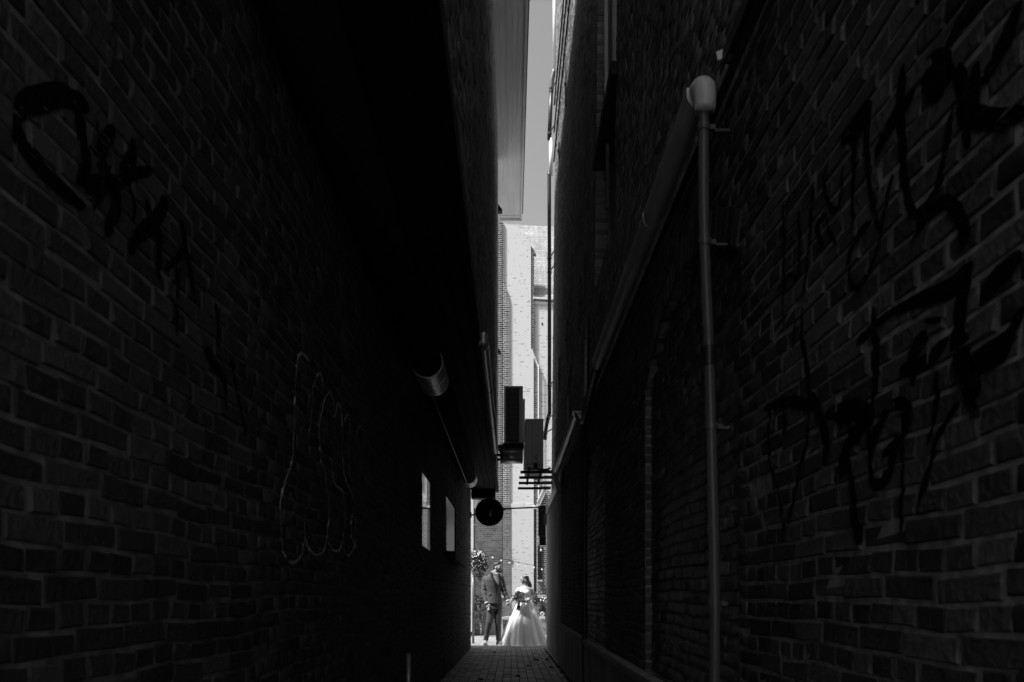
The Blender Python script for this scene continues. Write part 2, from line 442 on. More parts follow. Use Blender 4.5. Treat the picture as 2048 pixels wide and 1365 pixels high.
    def core(s, name, mt, parent, yv0=None, thick=.35):
        """mortar face behind the bricks, with the jambs, soffits and backs of the holes"""
        mb = MB(); rc = .0042*s.s
        def X(z, d=0): return s.x(z)-rc-s.s*d
        ys = {yv0 if yv0 is not None else s.y0, s.y1}
        for h in s.holes:
            ys |= {h[0], h[1]}
            if len(h) > 4 and h[4]:
                for k in range(1, 14): ys.add(h[0]+(h[1]-h[0])*k/14)
        ys = sorted(ys)
        def top(h, y):
            r = h[4] if len(h) > 4 else 0
            return h[3]+(r*(1-((y-(h[0]+h[1])/2)/((h[1]-h[0])/2))**2) if r else 0)
        for a, b in zip(ys[:-1], ys[1:]):
            hs = sorted([h for h in s.holes if h[0] < (a+b)/2 < h[1]], key=lambda h: h[2])
            za = zb_ = s.z0
            for h in hs:
                if h[2] > za+.001:
                    mb.quad((X(za), a, za), (X(zb_), b, zb_), (X(h[2]), b, h[2]), (X(h[2]), a, h[2]))
                d = h[5] if len(h) > 5 else .1
                ta, tb = top(h, a), top(h, b)
                mb.quad((X(h[2]), a, h[2]), (X(h[2]), b, h[2]), (X(h[2], d), b, h[2]), (X(h[2], d), a, h[2]))
                mb.quad((X(ta), a, ta), (X(tb), b, tb), (X(tb, d), b, tb), (X(ta, d), a, ta))
                mb.quad((X(h[2], d), a, h[2]), (X(h[2], d), b, h[2]), (X(tb, d), b, tb), (X(ta, d), a, ta))
                za, zb_ = ta, tb
            mb.quad((X(za), a, za), (X(zb_), b, zb_), (X(s.z1), b, s.z1), (X(s.z1), a, s.z1))
        for h in s.holes:
            d = h[5] if len(h) > 5 else .1
            for y in (h[0], h[1]):
                mb.quad((X(h[2]), y, h[2]), (X(h[2], d), y, h[2]), (X(h[3], d), y, h[3]), (X(h[3]), y, h[3]))
        # body behind
        T = thick
        ya, yb = ys[0], ys[-1]
        D = max([.02]+[(h[5] if len(h) > 5 else .1) for h in s.holes])+.02
        a, b = X(s.z0, D), X(s.z1, D); c, e = a-s.s*T, b-s.s*T
        x0, x1 = X(s.z0), X(s.z1)
        mb.add([(a, ya, s.z0), (a, yb, s.z0), (b, yb, s.z1), (b, ya, s.z1), (c, ya, s.z0), (c, yb, s.z0), (e, yb, s.z1), (e, ya, s.z1)],
               [(0, 1, 2, 3), (4, 7, 6, 5), (0, 4, 5, 1), (3, 2, 6, 7), (0, 3, 7, 4), (1, 5, 6, 2)])
        mb.quad((x0, yb, s.z0), (a, yb, s.z0), (b, yb, s.z1), (x1, yb, s.z1))
        mb.quad((x0, ya, s.z0), (x1, ya, s.z1), (b, ya, s.z1), (a, ya, s.z0))
        mb.quad((x0, ya, s.z0), (a, ya, s.z0), (a, yb, s.z0), (x0, yb, s.z0))
        mb.quad((x1, ya, s.z1), (x1, yb, s.z1), (b, yb, s.z1), (b, ya, s.z1))
        return mb.build(name, mt, parent)
    def spray(s, mb, pts_px, width, k=0):
        """paint stroke laid over bricks and joints; points are in wall metres (y, z)"""
        pts = catmull([(0, y, z) for y, z in pts_px], .010)
        m = max(2, int(width/.010)+1); rows = []
        for i, p in enumerate(pts):
            d = (pts[min(i+1, len(pts)-1)]-pts[max(i-1, 0)]); d.normalize()
            nrm = Vector((0, -d.z, d.y)); ww = width*(.8+.25*math.sin(i*.13+k))
            ww *= min(1, .35+.25*min(i, len(pts)-1-i))
            rows.append([p+nrm*ww*(j/m-.5) for j in range(m+1)])
        vs = [(s.surf(q.y, q.z)+s.s*(.0006+.0003*k), q.y, q.z) for r_ in rows for q in r_]
        fs = [(i*(m+1)+j, i*(m+1)+j+1, (i+1)*(m+1)+j+1, (i+1)*(m+1)+j) for i in range(len(rows)-1) for j in range(m)]
        mb.add(vs, fs)
def wallpts(px, X):    # photo pixel on a wall plane -> (y, z)
    res = []
    for a, b in px:
        Y = YW(a, X); res.append((Y, CZ+(VY-b)*Y/F))
    return res
def H(h): return h+CZ

XL, XR, YE = -.826, .743, 16.45
XJ = -.268                      # jettied upper wall on the left
def gz(y): return .222-.0138*y # alley floor

# ================================================================== GROUND
g = MB(); g.box(-400, 400, 16.62, 900, -.5, -.012); g.box(-400, 400, -300, -5.99, -.5, .27)
gr = g.build('ground', M['concrete']); tag(gr, kind='structure')
a = MB()
a.add([(-3, -6, gz(-6)-.012), (3, -6, gz(-6)-.012), (3, 16.62, gz(16.62)-.012), (-3, 16.62, gz(16.62)-.012)], [(0, 1, 2, 3)])
alley = a.build('pavement', M['sand']); tag(alley, kind='structure')
# clinker pavers
rg = np.random.RandomState(5)
PW, PL = .1, .215
pv = []
cols = [(-.80+i*PW) for i in range(15)]
for i, x0 in enumerate(cols):
    y = 5.5-rg.rand()*PL
    while y < 16.4:
        l = PL*(1+rg.uniform(-.04, .04)); pv.append((x0, x0+PW, y, min(y+l, 16.44))); y += l
for x0, x1 in ((-.828, -.802), (.702, .745)):
    y = 5.5
    while y < 16.4: pv.append((x0, x1, y, min(y+.2, 16.44))); y += .2
pv.sort(key=lambda q: 0 if q[2] > 8.95 else 1)
vis = [q for q in pv if q[2] > 8.95 and q[1]-q[0] > .05]; vis.sort(key=lambda q: q[2])
near, rest = vis[:300], vis[300:]+[q for q in pv if not (q[2] > 8.95 and q[1]-q[0] > .05)]
def paver_geo(x0, x1, y0, y1, dz, tl):
    b = .0035; jt = .0045
    x0 += jt; x1 -= jt; y0 += jt; y1 -= jt
    zb = lambda y: gz(y)-.02
    V = [(x0, y0, zb(y0)), (x1, y0, zb(y0)), (x1, y1, zb(y1)), (x0, y1, zb(y1))]
    V += [(x, y, gz(y)+dz-b+tl*(x-x0)) for x, y in ((x0, y0), (x1, y0), (x1, y1), (x0, y1))]
    V += [(x, y, gz(y)+dz+tl*(x-x0)) for x, y in ((x0+b, y0+b), (x1-b, y0+b), (x1-b, y1-b), (x0+b, y1-b))]
    Fs = [(k, (k+1) % 4, 4+(k+1) % 4, 4+k) for k in range(4)]+[(4+k, 4+(k+1) % 4, 8+(k+1) % 4, 8+k) for k in range(4)]+[(8, 9, 10, 11)]
    return V, Fs
lib = []
for k in range(10):
    V, Fs = paver_geo(0, PW, 0, PL, 0, rg.normal(0, .012))
    me = bpy.data.meshes.new('paver'); me.from_pydata([(x, y, z-gz(0)+.0138*0) for x, y, z in V], [], Fs); me.materials.append(M['paver']); lib.append(me)
for q in near:
    o = bpy.data.objects.new('paver', lib[rg.randint(10)]); COL.objects.link(o); o.parent = alley
    o.location = (q[0], q[2], gz(q[2])+rg.normal(0, .0018)); o.scale = (1, (q[3]-q[2])/PL, 1)
mb = MB(); tones = []
for q in rest:
    V, Fs = paver_geo(*q, rg.normal(0, .0018), rg.normal(0, .01)); mb.add(V, Fs); tones += [rg.rand()]*9
o = mb.build('paver_field', M['paver'], alley); o['kind'] = 'stuff'
at = o.data.attributes.new('tone', 'FLOAT', 'FACE'); at.data.foreach_set('value', tones)
# threshold strip and courtyard setts seen past the couple
mb = MB(); tones = []
y = 16.46; k = 0
while y < 21.9:
    x = -2.4+(k % 2)*.1
    while x < 2.4:
        d = rg.normal(0, .002)
        V = [(x+.004, y+.004, d), (x+.196, y+.004, d), (x+.196, y+.096, d), (x+.004, y+.096, d)]
        V2 = [(p[0], p[1], -.014) for p in V]
        mb.add(V2+V, [(4, 5, 6, 7), (0, 1, 5, 4), (1, 2, 6, 5), (2, 3, 7, 6), (3, 0, 4, 7)]); tones += [rg.rand()]*5
        x += .2
    y += .1; k += 1
M['sett'] = brickmat('courtyard_sett', .2, .42, rough=.8, grain=30)
o = mb.build('courtyard_paving', M['sett'], None); o['kind'] = 'structure'
at = o.data.attributes.new('tone', 'FLOAT', 'FACE'); at.data.foreach_set('value', tones)
mb = MB()
for (xx, yy) in ((971-12, 1283), (953, 1281), (961, 1288)):
    p = P(xx, yy, 17.9); 
# dead leaves
for i, (px, py) in enumerate(((989, 1306.5), (1070, 1321), (1075, 1322.5), (1036, 1355), (962, 1362), (1058, 1334), (1102, 1338), (1094, 1322), (1136, 1346), (1148, 1356))):
    t_ = (VY-py)/F; Y = (.222-CZ)/(t_+.0138); X = (px-VX)*Y/F
    mb = MB(); r_ = .022+.018*rg.rand(); an = rg.rand()*6
    ring = []
    for k in range(10):
        tt = 2*math.pi*k/10; rr = r_*(1 if k % 2 else .6)
        ring.append((X+rr*math.cos(tt+an), Y+1.6*rr*math.sin(tt+an), gz(Y)+.006+.014*(k % 3)))
    ring.append((X, Y, gz(Y)+.008)); mb.add(ring, [(k, (k+1) % 10, 10) for k in range(10)])
    o = mb.build('dead_leaf', M['deadleaf'])
    o.modifiers.new('t', 'SOLIDIFY').thickness = .001
    names = ['by the groom\'s left shoe end of the alley', 'near the right wall, larger of a pair', 'near the right wall, smaller of a pair', 'in the middle of the nearest paving',
             'at the bottom left of the paving', 'right of the alley middle, half way', 'beside the right border row', 'close to the right border under the dress', 'against the right plinth', 'against the right plinth, nearest one']
    tag(o, 'dark dead leaf '+names[i], 'leaf', 'dead leaves on the paving')

# ================================================================== LEFT BUILDING
UPY = -.9
LB = thing('brick_building', (XL-1, 8, 0), 'tall dark brick building on the left with black jettied soffit and graffiti', 'building')
win1 = (7.43, 8.27, H(.44), H(1.17), 0, .05); win2 = (10.2, 11.96, H(.56), H(1.31), 0, .06)
wl = Wall(XL, 1, .6, YE, .0, H(2.16), holes=(win1, win2), seed=3)
core = wl.core('wall', M['mortar_soot_dim'], LB, yv0=-1.6, thick=4)
wl.make(M['brick_soot_dim'], core, singles=300)
# windows
def window_x(hole, xw, s_, parent, pane_mat, d=.012, fw=.03, fm=None):
    y0, y1, z0, z1 = hole[:4]; xx = xw-s_*d
    f = MB(); fm = fm or M['black']; t = .02
    f.box(min(xx, xx-s_*t), max(xx, xx-s_*t), y0, y0+fw, z0, z1); f.box(min(xx, xx-s_*t), max(xx, xx-s_*t), y1-fw, y1, z0, z1)
    f.box(min(xx, xx-s_*t), max(xx, xx-s_*t), y0+fw, y1-fw, z0, z0+fw); f.box(min(xx, xx-s_*t), max(xx, xx-s_*t), y0+fw, y1-fw, z1-fw, z1)
    w_ = f.build('window', fm, parent)
    xp = xx-s_*.006
    MB().box(min(xp, xp-s_*.006), max(xp, xp-s_*.006), y0+fw, y1-fw, z0+fw, z1-fw).build('pane', pane_mat, w_)
    return w_
window_x(win1, XL, 1, LB, M['glass'], d=.004, fw=.012, fm=M['wood'])
window_x(win2, XL, 1, LB, M['glass_rough'], d=.012, fw=.02)
MB().box(XL-.03, XL+.13, 10.0, 12.55, H(.49), H(.55)).box(XL+.085, XL+.13, 10.0, 12.55, H(.43), H(.49)).build('window_sill', M['black'], LB, bevel=.004)
# soffit of the jetty: dark boards
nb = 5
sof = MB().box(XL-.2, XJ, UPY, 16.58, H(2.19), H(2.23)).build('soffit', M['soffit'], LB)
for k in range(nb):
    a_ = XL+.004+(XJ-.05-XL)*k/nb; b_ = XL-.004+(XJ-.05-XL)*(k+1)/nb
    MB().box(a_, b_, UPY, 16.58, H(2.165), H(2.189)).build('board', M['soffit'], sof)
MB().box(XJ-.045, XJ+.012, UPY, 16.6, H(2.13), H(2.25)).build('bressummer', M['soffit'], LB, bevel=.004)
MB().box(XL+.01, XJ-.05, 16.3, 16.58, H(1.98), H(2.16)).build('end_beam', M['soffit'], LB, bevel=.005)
# upper wall
wu = Wall(XJ, 1, 1.0, 16.5, H(2.252), H(9.0), seed=9, depth=.02)
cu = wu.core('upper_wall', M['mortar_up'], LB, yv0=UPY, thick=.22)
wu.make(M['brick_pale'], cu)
# eave: boxed soffit of long grey boards
ev = MB().box(-.30, .262, UPY, 19.1, H(9.03), H(9.12)).build('eave', M['panel'], LB)
bw_ = [(-.26, -.172), (-.164, -.072), (-.064, .030), (.038, .118), (.126, .215)]
for k, (a_, b_) in enumerate(bw_):
    for (ya, yb) in ((UPY, 8.6), (8.604, 14.2), (14.204, 18.9)):
        MB().box(a_, b_, ya, yb, H(9.0)+.002*(k % 2), H(9.03)).build('board', M['panel'], ev)
for xx in (-.168, -.068, .034, .122): MB().box(xx-.003, xx+.003, UPY, 18.9, H(8.996), H(9.03)).build('bead', M['white'], ev)
MB().box(-.275, .215, 18.905, 19.03, H(8.995), H(9.03)).build('end_board', M['panel'], ev)
MB().box(.222, .262, UPY, 19.1, H(8.97), H(9.20)).build('fascia', M['panel'], ev)
MB().box(-.3, .262, 19.06, 19.1, H(8.95), H(9.2)).build('fascia', M['gutter'], ev)
MB().box(.266, .285, UPY, 19.0, H(9.08), H(9.16)).build('eave_gutter', M['pvc_dark'], ev)
# roof over
MB().add([(.262, UPY, H(9.2)), (.262, 19.1, H(9.2)), (-.52, 19.1, H(9.4)), (-.52, UPY, H(9.4)), (.262, UPY, H(9.13)), (.262, 19.1, H(9.13)), (-.52, 19.1, H(9.13)), (-.52, UPY, H(9.13))],
         [(0, 1, 2, 3), (4, 7, 6, 5), (0, 4, 5, 1), (1, 5, 6, 2), (2, 6, 7, 3), (3, 7, 4, 0)]).build('roof', M['soffit'], LB)
# gutter on the jetty edge
def gutter(x0, x1, y0, y1, zt, dep, mt, parent, name='gutter'):
    n = 10; prof = [(x0+(x1-x0)*(.5-.5*math.cos(math.pi*k/n)), zt-dep*math.sin(math.pi*k/n)**.7) for k in range(n+1)]
    inner = [((x-(x0+x1)/2)*.9+(x0+x1)/2, zt-(zt-z)*.9) for x, z in prof]
    poly = prof+inner[::-1]
    m = MB()
    vs = [(x, y, z) for y in (y0, y1) for x, z in poly]; q = len(poly)
    fs = [(i, (i+1) % q, q+(i+1) % q, q+i) for i in range(q)]
    fs += [(i, q-1-i, q-2-i, i+1) for i in range(n)]+[(q+i, q+i+1, 2*q-2-i, 2*q-1-i) for i in range(n)]
    m.add(vs, fs)
    gt = m.build(name, mt, parent, smooth=False)
    c = MB(); c.add([(x, y, z) for y in (y0-.004, y0) for x, z in prof], [tuple(range(n+1)), tuple(range(2*n+1, n, -1))]+[(i, n+1+i, n+2+i, i+1) for i in range(n)])
    c.build('end_cap', mt, gt)
    return gt
gl = gutter(-.268, -.192, 6.9, 11.95, H(2.17), .06, M['gutter'], LB)
e = MB(); e.tube(catmull([(-.232, 6.9, H(2.17)), (-.232, 6.76, H(2.19)), (-.232, 6.68, H(2.15)), (-.232, 6.69, H(2.09))], .03), .038, 14)
e.build('outlet', M['zinc'], gl, smooth=True)
for yy in (8.3, 10.1): gutter(-.2705, -.1895, yy, yy+.03, H(2.172), .063, M['pvc_dark'], gl, 'joint_clip')
# black pipe under the soffit with galvanised collars
DP = thing('duct_pipe', (-.62, 3, H(1.98)), 'long black duct with two shiny galvanised collars under the left soffit', 'duct')
MB().tube([(-.686, 2.4, H(1.90)), (-.686, 13.3, H(1.90))], .122, 28).build('pipe', M['duct_black'], DP, smooth=True)
for ya, yb in ((6.5, 7.1), (12.7, 13.2)):
    c = MB().tube([(-.686, ya, H(1.90)), (-.686, yb, H(1.90))], .13, 32).build('collar', M['zinc'], DP)
    for yy in (ya+.01, (ya+yb)/2, yb-.03): MB().tube([(-.686, yy, H(1.90)), (-.686, yy+.02, H(1.90))], .133, 32).build('seam', M['zinc'], c)
MB().tube([(-.70, 7.1, H(1.772)), (-.70, 12.7, H(1.772))], .005, 6).build('edge_highlight', M['zinc'], DP)  # pale rod added as the highlight along the pipe's lower edge
# small dark lamps at the far corner of the upper wall
for i, (py, sz) in enumerate(((424, .075), (707, .05))):
    p = P(1001, py, 16.5)
    mb = MB(); mb.add([(XJ, 16.4, p[2]+sz*1.6), (XJ+sz*1.2, 16.4, p[2]), (XJ+sz*1.2, 16.4, p[2]-sz*.3), (XJ, 16.4, p[2]-sz*.3),
                       (XJ, 16.55, p[2]+sz*1.6), (XJ+sz*1.2, 16.55, p[2]), (XJ+sz*1.2, 16.55, p[2]-sz*.3), (XJ, 16.55, p[2]-sz*.3)],
                      [(0, 1, 2, 3), (7, 6, 5, 4), (0, 4, 5, 1), (1, 5, 6, 2), (2, 6, 7, 3), (3, 7, 4, 0)])
    o = mb.build('wall_lamp', M['black'])
    tag(o, ['small dark wedge lamp on the left corner just below the eave end', 'smaller dark wedge lamp on the left wall corner above the cooling units'][i], 'lamp')
# corner guard / pipe foot low on the left wall
ft = MB(); p = P(811, 1307, 6.15)
ft.tube([(XL+.035, 6.15, p[2]), (XL+.035, 6.15, gz(6.15))], .02, 12)
o = ft.build('standpipe', M['zinc'], None, smooth=True)
tag(o, 'short pale pipe stub standing at the foot of the left wall', 'pipe')
# graffiti on the left wall
gb = MB(); sc = 1/1.95
black_l = [([(55, 470), (90, 410), (160, 385), (250, 372), (340, 420)], .055), ([(60, 450), (75, 540), (120, 610), (200, 700), (290, 780), (330, 800)], .05),
           ([(300, 400), (318, 500), (328, 600), (330, 660), (300, 720)], .06), ([(370, 470), (385, 590), (400, 700), (380, 780), (360, 820)], .03),
           ([(440, 500), (400, 560), (390, 640), (440, 720), (450, 800), (410, 920)], .05), ([(520, 540), (512, 610), (480, 680), (600, 660)], .045),
           ([(330, 730), (400, 720), (500, 700)], .06), ([(500, 720), (520, 800), (515, 860)], .03),
           ([(650, 770), (610, 850), (540, 920), (500, 985)], .05), ([(570, 780), (590, 860), (620, 930), (615, 1090)], .045),
           ([(700, 860), (720, 940), (690, 1010), (640, 1050)], .04), ([(725, 950), (735, 1050), (755, 1160)], .05), ([(690, 1010), (690, 1160), (682, 1300)], .022),
           ([(840, 1180), (850, 1260), (845, 1360)], .03), ([(800, 1365), (870, 1480), (880, 1600)], .06), ([(900, 1400), (930, 1560), (960, 1700)], .05)]
for k, (pts, wd) in enumerate(black_l):
    gb = MB(); wl.spray(gb, wallpts([(a*sc, b*sc) for a, b in pts], XL), wd*.75, k % 4); gb.build('paint_stroke', M['spray_black'], core)
gb = MB()
white_l = [[(215, 222), (182, 190), (165, 240), (158, 420), (150, 570), (118, 670), (107, 750), (112, 860), (120, 910), (150, 938), (180, 915), (192, 850), (195, 760)],
           [(262, 300), (248, 262), (228, 300), (220, 400), (208, 500)], [(245, 465), (250, 560), (270, 640), (280, 760), (268, 880), (240, 910), (210, 890), (190, 845)],
           [(300, 380), (282, 330), (258, 380), (245, 465)], [(290, 560), (300, 650), (330, 690), (338, 780), (325, 880), (300, 895), (275, 860)],
           [(300, 420), (315, 370), (328, 420), (330, 560), (340, 640), (370, 720), (375, 860), (350, 912), (332, 885)],
           [(335, 440), (345, 408), (355, 450), (350, 560), (358, 650)], [(378, 490), (388, 452), (402, 470), (400, 560)], [(365, 750), (360, 840), (385, 892)]]
for k, pts in enumerate(white_l):
    gb = MB(); wl.spray(gb, wallpts([(500+a*.5605, 600+b*.5605) for a, b in pts], XL), .014, k % 4); gb.build('paint_stroke', M['spray_white'], core)

# ================================================================== RIGHT BUILDING
RB = thing('brick_building', (XR+1, 8, 0), 'dark brick building on the right with blind arches, pale gutter and black tags', 'building')
n1 = (2.60, 4.42, H(-.42), H(1.13), .27, .040); n2 = (6.3, 8.3, H(-.42), H(1.13), .27, .040)
LT = 1.74
wr = Wall(XR, -1, .6, 11.84, .0, H(LT), holes=(n1, n2), seed=21, depth=.052)
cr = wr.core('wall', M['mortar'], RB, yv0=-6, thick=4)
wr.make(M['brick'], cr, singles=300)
# bricks inside the blind arches
for nn, sd in ((n1, 5), (n2, 6)):
    wi = Wall(XR+.034, -1, nn[0], nn[1], nn[2], nn[3]+nn[4], seed=sd, depth=.02, row=.054)
    zt = lambda y: nn[3]+nn[4]*(1-((y-(nn[0]+nn[1])/2)/((nn[1]-nn[0])/2))**2)
    wi.B = [b for b in wi.B if b[3] < zt((b[0]+b[1])/2)]
    wi.make(M['brick_lifted'], cr, name='infill_bricks')
    # header ends lining the far jamb, which faces the alley mouth behind us
    zz = nn[2]; kk = 0
    while zz < nn[3]-.02:
        MB().box(XR+.003+.002*(kk % 3), XR+.040, nn[1]-.005-.002*((kk*7) % 3), nn[1]+.03, zz+.006, zz+.046).build('jamb_brick', M['brick_lifted'], cr); zz += .052; kk += 1
    # arch ring
    nv = 26
    for k in range(nv):
        t0 = k/nv; t1 = (k+1)/nv
        def ap(t, r_):
            y = nn[0]+(nn[1]-nn[0])*t; yc = (nn[0]+nn[1])/2; hw = (nn[1]-nn[0])/2
            d = Vector((1, -(-2*nn[4]*(y-yc)/hw**2)*1)).normalized()
            nr = Vector((2*nn[4]*(y-yc)/hw**2, 1)).normalized()
            return (y+nr.x*r_, nn[3]+nn[4]*(1-((y-yc)/hw)**2)+nr.y*r_)
        A = [ap(t0+.004, .003), ap(t1-.004, .003), ap(t1-.004, .115), ap(t0+.004, .115)]
        xf = XR-.007-random.random()*.003
        MB().add([(xf, y, z) for y, z in A]+[(XR+.04, y, z) for y, z in A], [(0, 1, 2, 3), (0, 4, 5, 1), (1, 5, 6, 2), (2, 6, 7, 3), (3, 7, 4, 0)]).build('arch_brick', M['brick'], cr)
# plinth
pl = MB(); pl.box(XR-.045, XR+.02, -6, 11.9, -.3, H(-.475)).build('plinth', M['plaster'], RB)
y = .6
while y < 11.7:
    l = .42+random.random()*.1; y2 = min(y+l, 11.84)
    MB().box(XR-.058, XR+.01, y+.003, y2-.003, H(-.474), H(-.425)+random.uniform(-.003, .003)).build('coping_stone', M['stone'], RB, bevel=.006); y = y2
# rendered end bay
rb = MB().box(XR-.012, XR+3.5, 11.845, YE, -.3, H(LT)).build('rendered_wall', M['plaster'], RB, bevel=.01)
MB().box(XR-.03, XR+.02, 11.80, 11.9, -.2, H(1.5)).build('corner_trim', M['plaster'], RB)
gb = MB()
for k, pts in enumerate([[(1116, 1085), (1113, 1110), (1116, 1130), (1114, 1160), (1117, 1190)], [(1119, 1075), (1118, 1105), (1120, 1140)], [(1110, 1095), (1109, 1120), (1112, 1140)],
                         [(1106, 1120), (1107, 1150), (1111, 1155), (1113, 1180)], [(1117, 1090), (1120, 1125), (1117, 1150), (1119, 1200)], [(1104, 1130), (1104, 1170)]]):
    ys = wallpts(pts, XR); cm = catmull([(0, a_, b_) for a_, b_ in ys], .05)
    gb = MB()
    for i in range(len(cm)-1):
        a_, b_ = cm[i], cm[i+1]; hw = .05
        xx = XR-.0128-.0004*k
        gb.quad((xx, a_.y-hw, a_.z), (xx, a_.y+hw, a_.z), (xx, b_.y+hw, b_.z), (xx, b_.y-hw, b_.z))
    gb.build('paint_stroke', M['spray_white'], rb)

# upper wall, set back and leaning slightly outwards
XU, LEAN = .81, .0105
def xu(h): return XU+LEAN*(h-LT)
wh = (6.35, 7.85, H(3.0), H(6.9), 0, .14)
arch1 = (7.45, 8.6, H(2.15), H(2.85), .28, .12); arch2 = (10.6, 11.7, H(2.4), H(2.95), .25, .12)
wr2 = Wall(XU, -1, 1.0, 16.1, H(LT)+.002, H(13.2), holes=(wh, arch2, (8.3, 8.9, H(2.2), H(2.8), .25, .12)), lean=LEAN, zb=H(LT), seed=33, depth=.03)
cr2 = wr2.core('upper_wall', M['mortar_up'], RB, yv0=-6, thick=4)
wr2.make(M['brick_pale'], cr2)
# jamb bricks of the window recess, seen from the alley
zz = wh[2]
while zz < wh[3]:
    MB().box(xu(zz-CZ)+.002, xu(zz-CZ)+.13, wh[1]-.006, wh[1]+.02, zz+.008, zz+.052).build('jamb_brick', M['brick_pale'], cr2); zz += .06
# black shutters in the small arched openings
for hh in (arch2, (8.3, 8.9, H(2.2), H(2.8), .25, .12)):
    MB().box(xu(2.8)+.03, xu(2.8)+.06, hh[0], hh[1], hh[2], hh[3]+hh[4]).build('shutter', M['black'], RB)
# window: sill, frame, glass
sl_ = MB().box(xu(4)-.055, xu(4)+.10, 6.2, 7.62, H(4.05), H(4.16)).build('window_sill', M['black'], RB, bevel=.006)
xf = xu(4.5)+.075
fr = MB().box(xf, xf+.06, 6.4, 6.46, H(4.17), H(6.85)).box(xf, xf+.06, 7.76, 7.83, H(4.17), H(6.85)).box(xf, xf+.06, 6.46, 7.76, H(4.17), H(4.24)).build('window', M['white'], RB, bevel=.005)
MB().box(xf-.02, xf+.01, 7.60, 7.66, H(4.17), H(6.85)).box(xf+.004, xf+.05, 7.1, 7.14, H(4.24), H(6.85)).build('frame', M['white'], fr)
MB().box(xf+.03, xf+.035, 6.46, 7.76, H(4.24), H(6.85)).build('pane', M['glass'], fr)
# black tubes along the top of the wall, added in place of shadow lines
for h_ in (8.75, 9.35, 9.9):
    MB().tube([(xu(h_)-.02, 1.0, H(h_)), (xu(h_)-.02, 16.1, H(h_))], .014, 6).build('cable_and_shadow_line', M['black'], RB)
# iron wall anchors
for (px, y0, y1) in ((1134, 125, 212), (1120, 285, 318), (1219, 290, 420), (1168, 512, 605), (1136, 640, 722), (1121, 715, 782)):
    hh = (VY-(y0+y1)/2)/F; Y = .83*F/(px-VX); h = hh*Y; X = xu(h); Y = X*F/(px-VX)
    z0, z1 = H((VY-y1)/F*Y), H((VY-y0)/F*Y)
    m = MB().box(X-.03, X-.006, Y-.022, Y+.022, z0, z1); m.ell((X-.03, Y, (z0+z1)/2), (.018, .03, .03)); m.build('wall_anchor', M['iron'], RB)
# main gutter, outlet and leaning downpipe
g1 = gutter(.600, .684, 2.73, 5.9, H(1.735), .07, M['gutter'], RB)
MB().tube(catmull([(.642, 2.80, H(1.71)), (.642, 2.71, H(1.74)), (.644, 2.655, H(1.705)), (.647, 2.66, H(1.64))], .02), [.047]*40, 20).v
e = MB(); cp = catmull([(.648, 2.86, H(1.70)), (.648, 2.75, H(1.725)), (.649, 2.68, H(1.70)), (.650, 2.67, H(1.655)), (.650, 2.67, H(1.62))], .012)
e.tube(cp, [.034+.006*math.sin(i/len(cp)*3.1) for i in range(len(cp))], 20); e.build('outlet', M['gutter'], g1, smooth=True)
pts = [(.648, 2.68, H(1.66)), (.652, 2.69, H(1.25)), (.668, 2.69, H(.85)), (.680, 2.70, H(.5)), (.694, 2.71, H(0)), (.690, 2.71, H(-.6)), (.686, 2.71, H(-.88))]
dp = MB().tube(catmull(pts, .05), .0180, 18).build('downpipe', M['pvc'], RB, smooth=True)
def at_h(h):
    for (a_, b_) in zip(pts[:-1], pts[1:]):
        if a_[2] >= H(h) >= b_[2]:
            t = (a_[2]-H(h))/(a_[2]-b_[2]); return tuple(a_[i]+(b_[i]-a_[i])*t for i in range(3))
for h in (1.573, 1.19, .57, -.03):
    p = at_h(h)
    c = MB().tube([(p[0], p[1], p[2]-.011), (p[0], p[1], p[2]+.011)], 0.0225, 18).tube([(p[0], p[1], p[2]-.003), (p[0], p[1], p[2]+.003)], .0245, 18)
    c.box(p[0]+.02, p[0]+.038, p[1]-.008, p[1]+.004, p[2]-.008, p[2]+.008); c.box(p[0]+.02, XR, p[1]+.012, p[1]+.018, p[2]-.004, p[2]+.004)
    c.build('pipe_clip', M['pvc'], dp)
p = at_h(.81); MB().tube([(p[0], p[1], p[2]-.035), (p[0], p[1], p[2]+.03)], .0215, 18).build('pipe_socket', M['pvc_dark'], dp)
gutter(.5975, .6865, 3.62, 3.65, H(1.737), .0735, M['gutter'], g1, 'joint_clip')
# lead flashing continuing towards the viewer
fl = MB().box(.70, XR-.008, 1.2, 2.68, H(1.785), H(1.80)).box(.70, .706, 1.2, 2.68, H(1.75), H(1.785)).build('flashing', M['pvc_dark'], RB)
MB().bar((.69, 2.66, H(1.79)), (.74, 2.64, H(1.80)), .03, .03).build('bracket', M['zinc'], fl)
MB().box(.72, .83, 1.0, 11.5, H(1.742), H(1.752)).build('ledge', M['pvc_dark'], RB)
# second gutter, lower pipe and linking bend
g2 = gutter(.600, .69, 7.8, 11.45, H(1.80), .07, M['gutter'], RB)
MB().tube(catmull([(.64, 5.9, H(1.70)), (.655, 6.6, H(1.66)), (.66, 7.2, H(1.58)), (.66, 7.6, H(1.68)), (.65, 7.8, H(1.77))], .1), .033, 12).build('link_pipe', M['pvc_dark'], RB, smooth=True)
dp2 = MB().tube(catmull([(.66, 7.3, H(1.58)), (.69, 7.45, H(1.2)), (.70, 7.6, H(.3)), (.70, 7.6, H(-1.0))], .1), .024, 12).build('downpipe', M['pvc_dark'], RB, smooth=True)
for h in (.95, .55, .2, -.25): MB().tube([(.70, 7.58, H(h)-.012), (.70, 7.58, H(h)+.012)], .033, 12).build('pipe_clip', M['pvc_dark'], dp2)
MB().bar((.62, 11.45, H(1.76)), (.70, 11.55, H(1.5)), .05, .05).build('gutter_end', M['white'], g2)
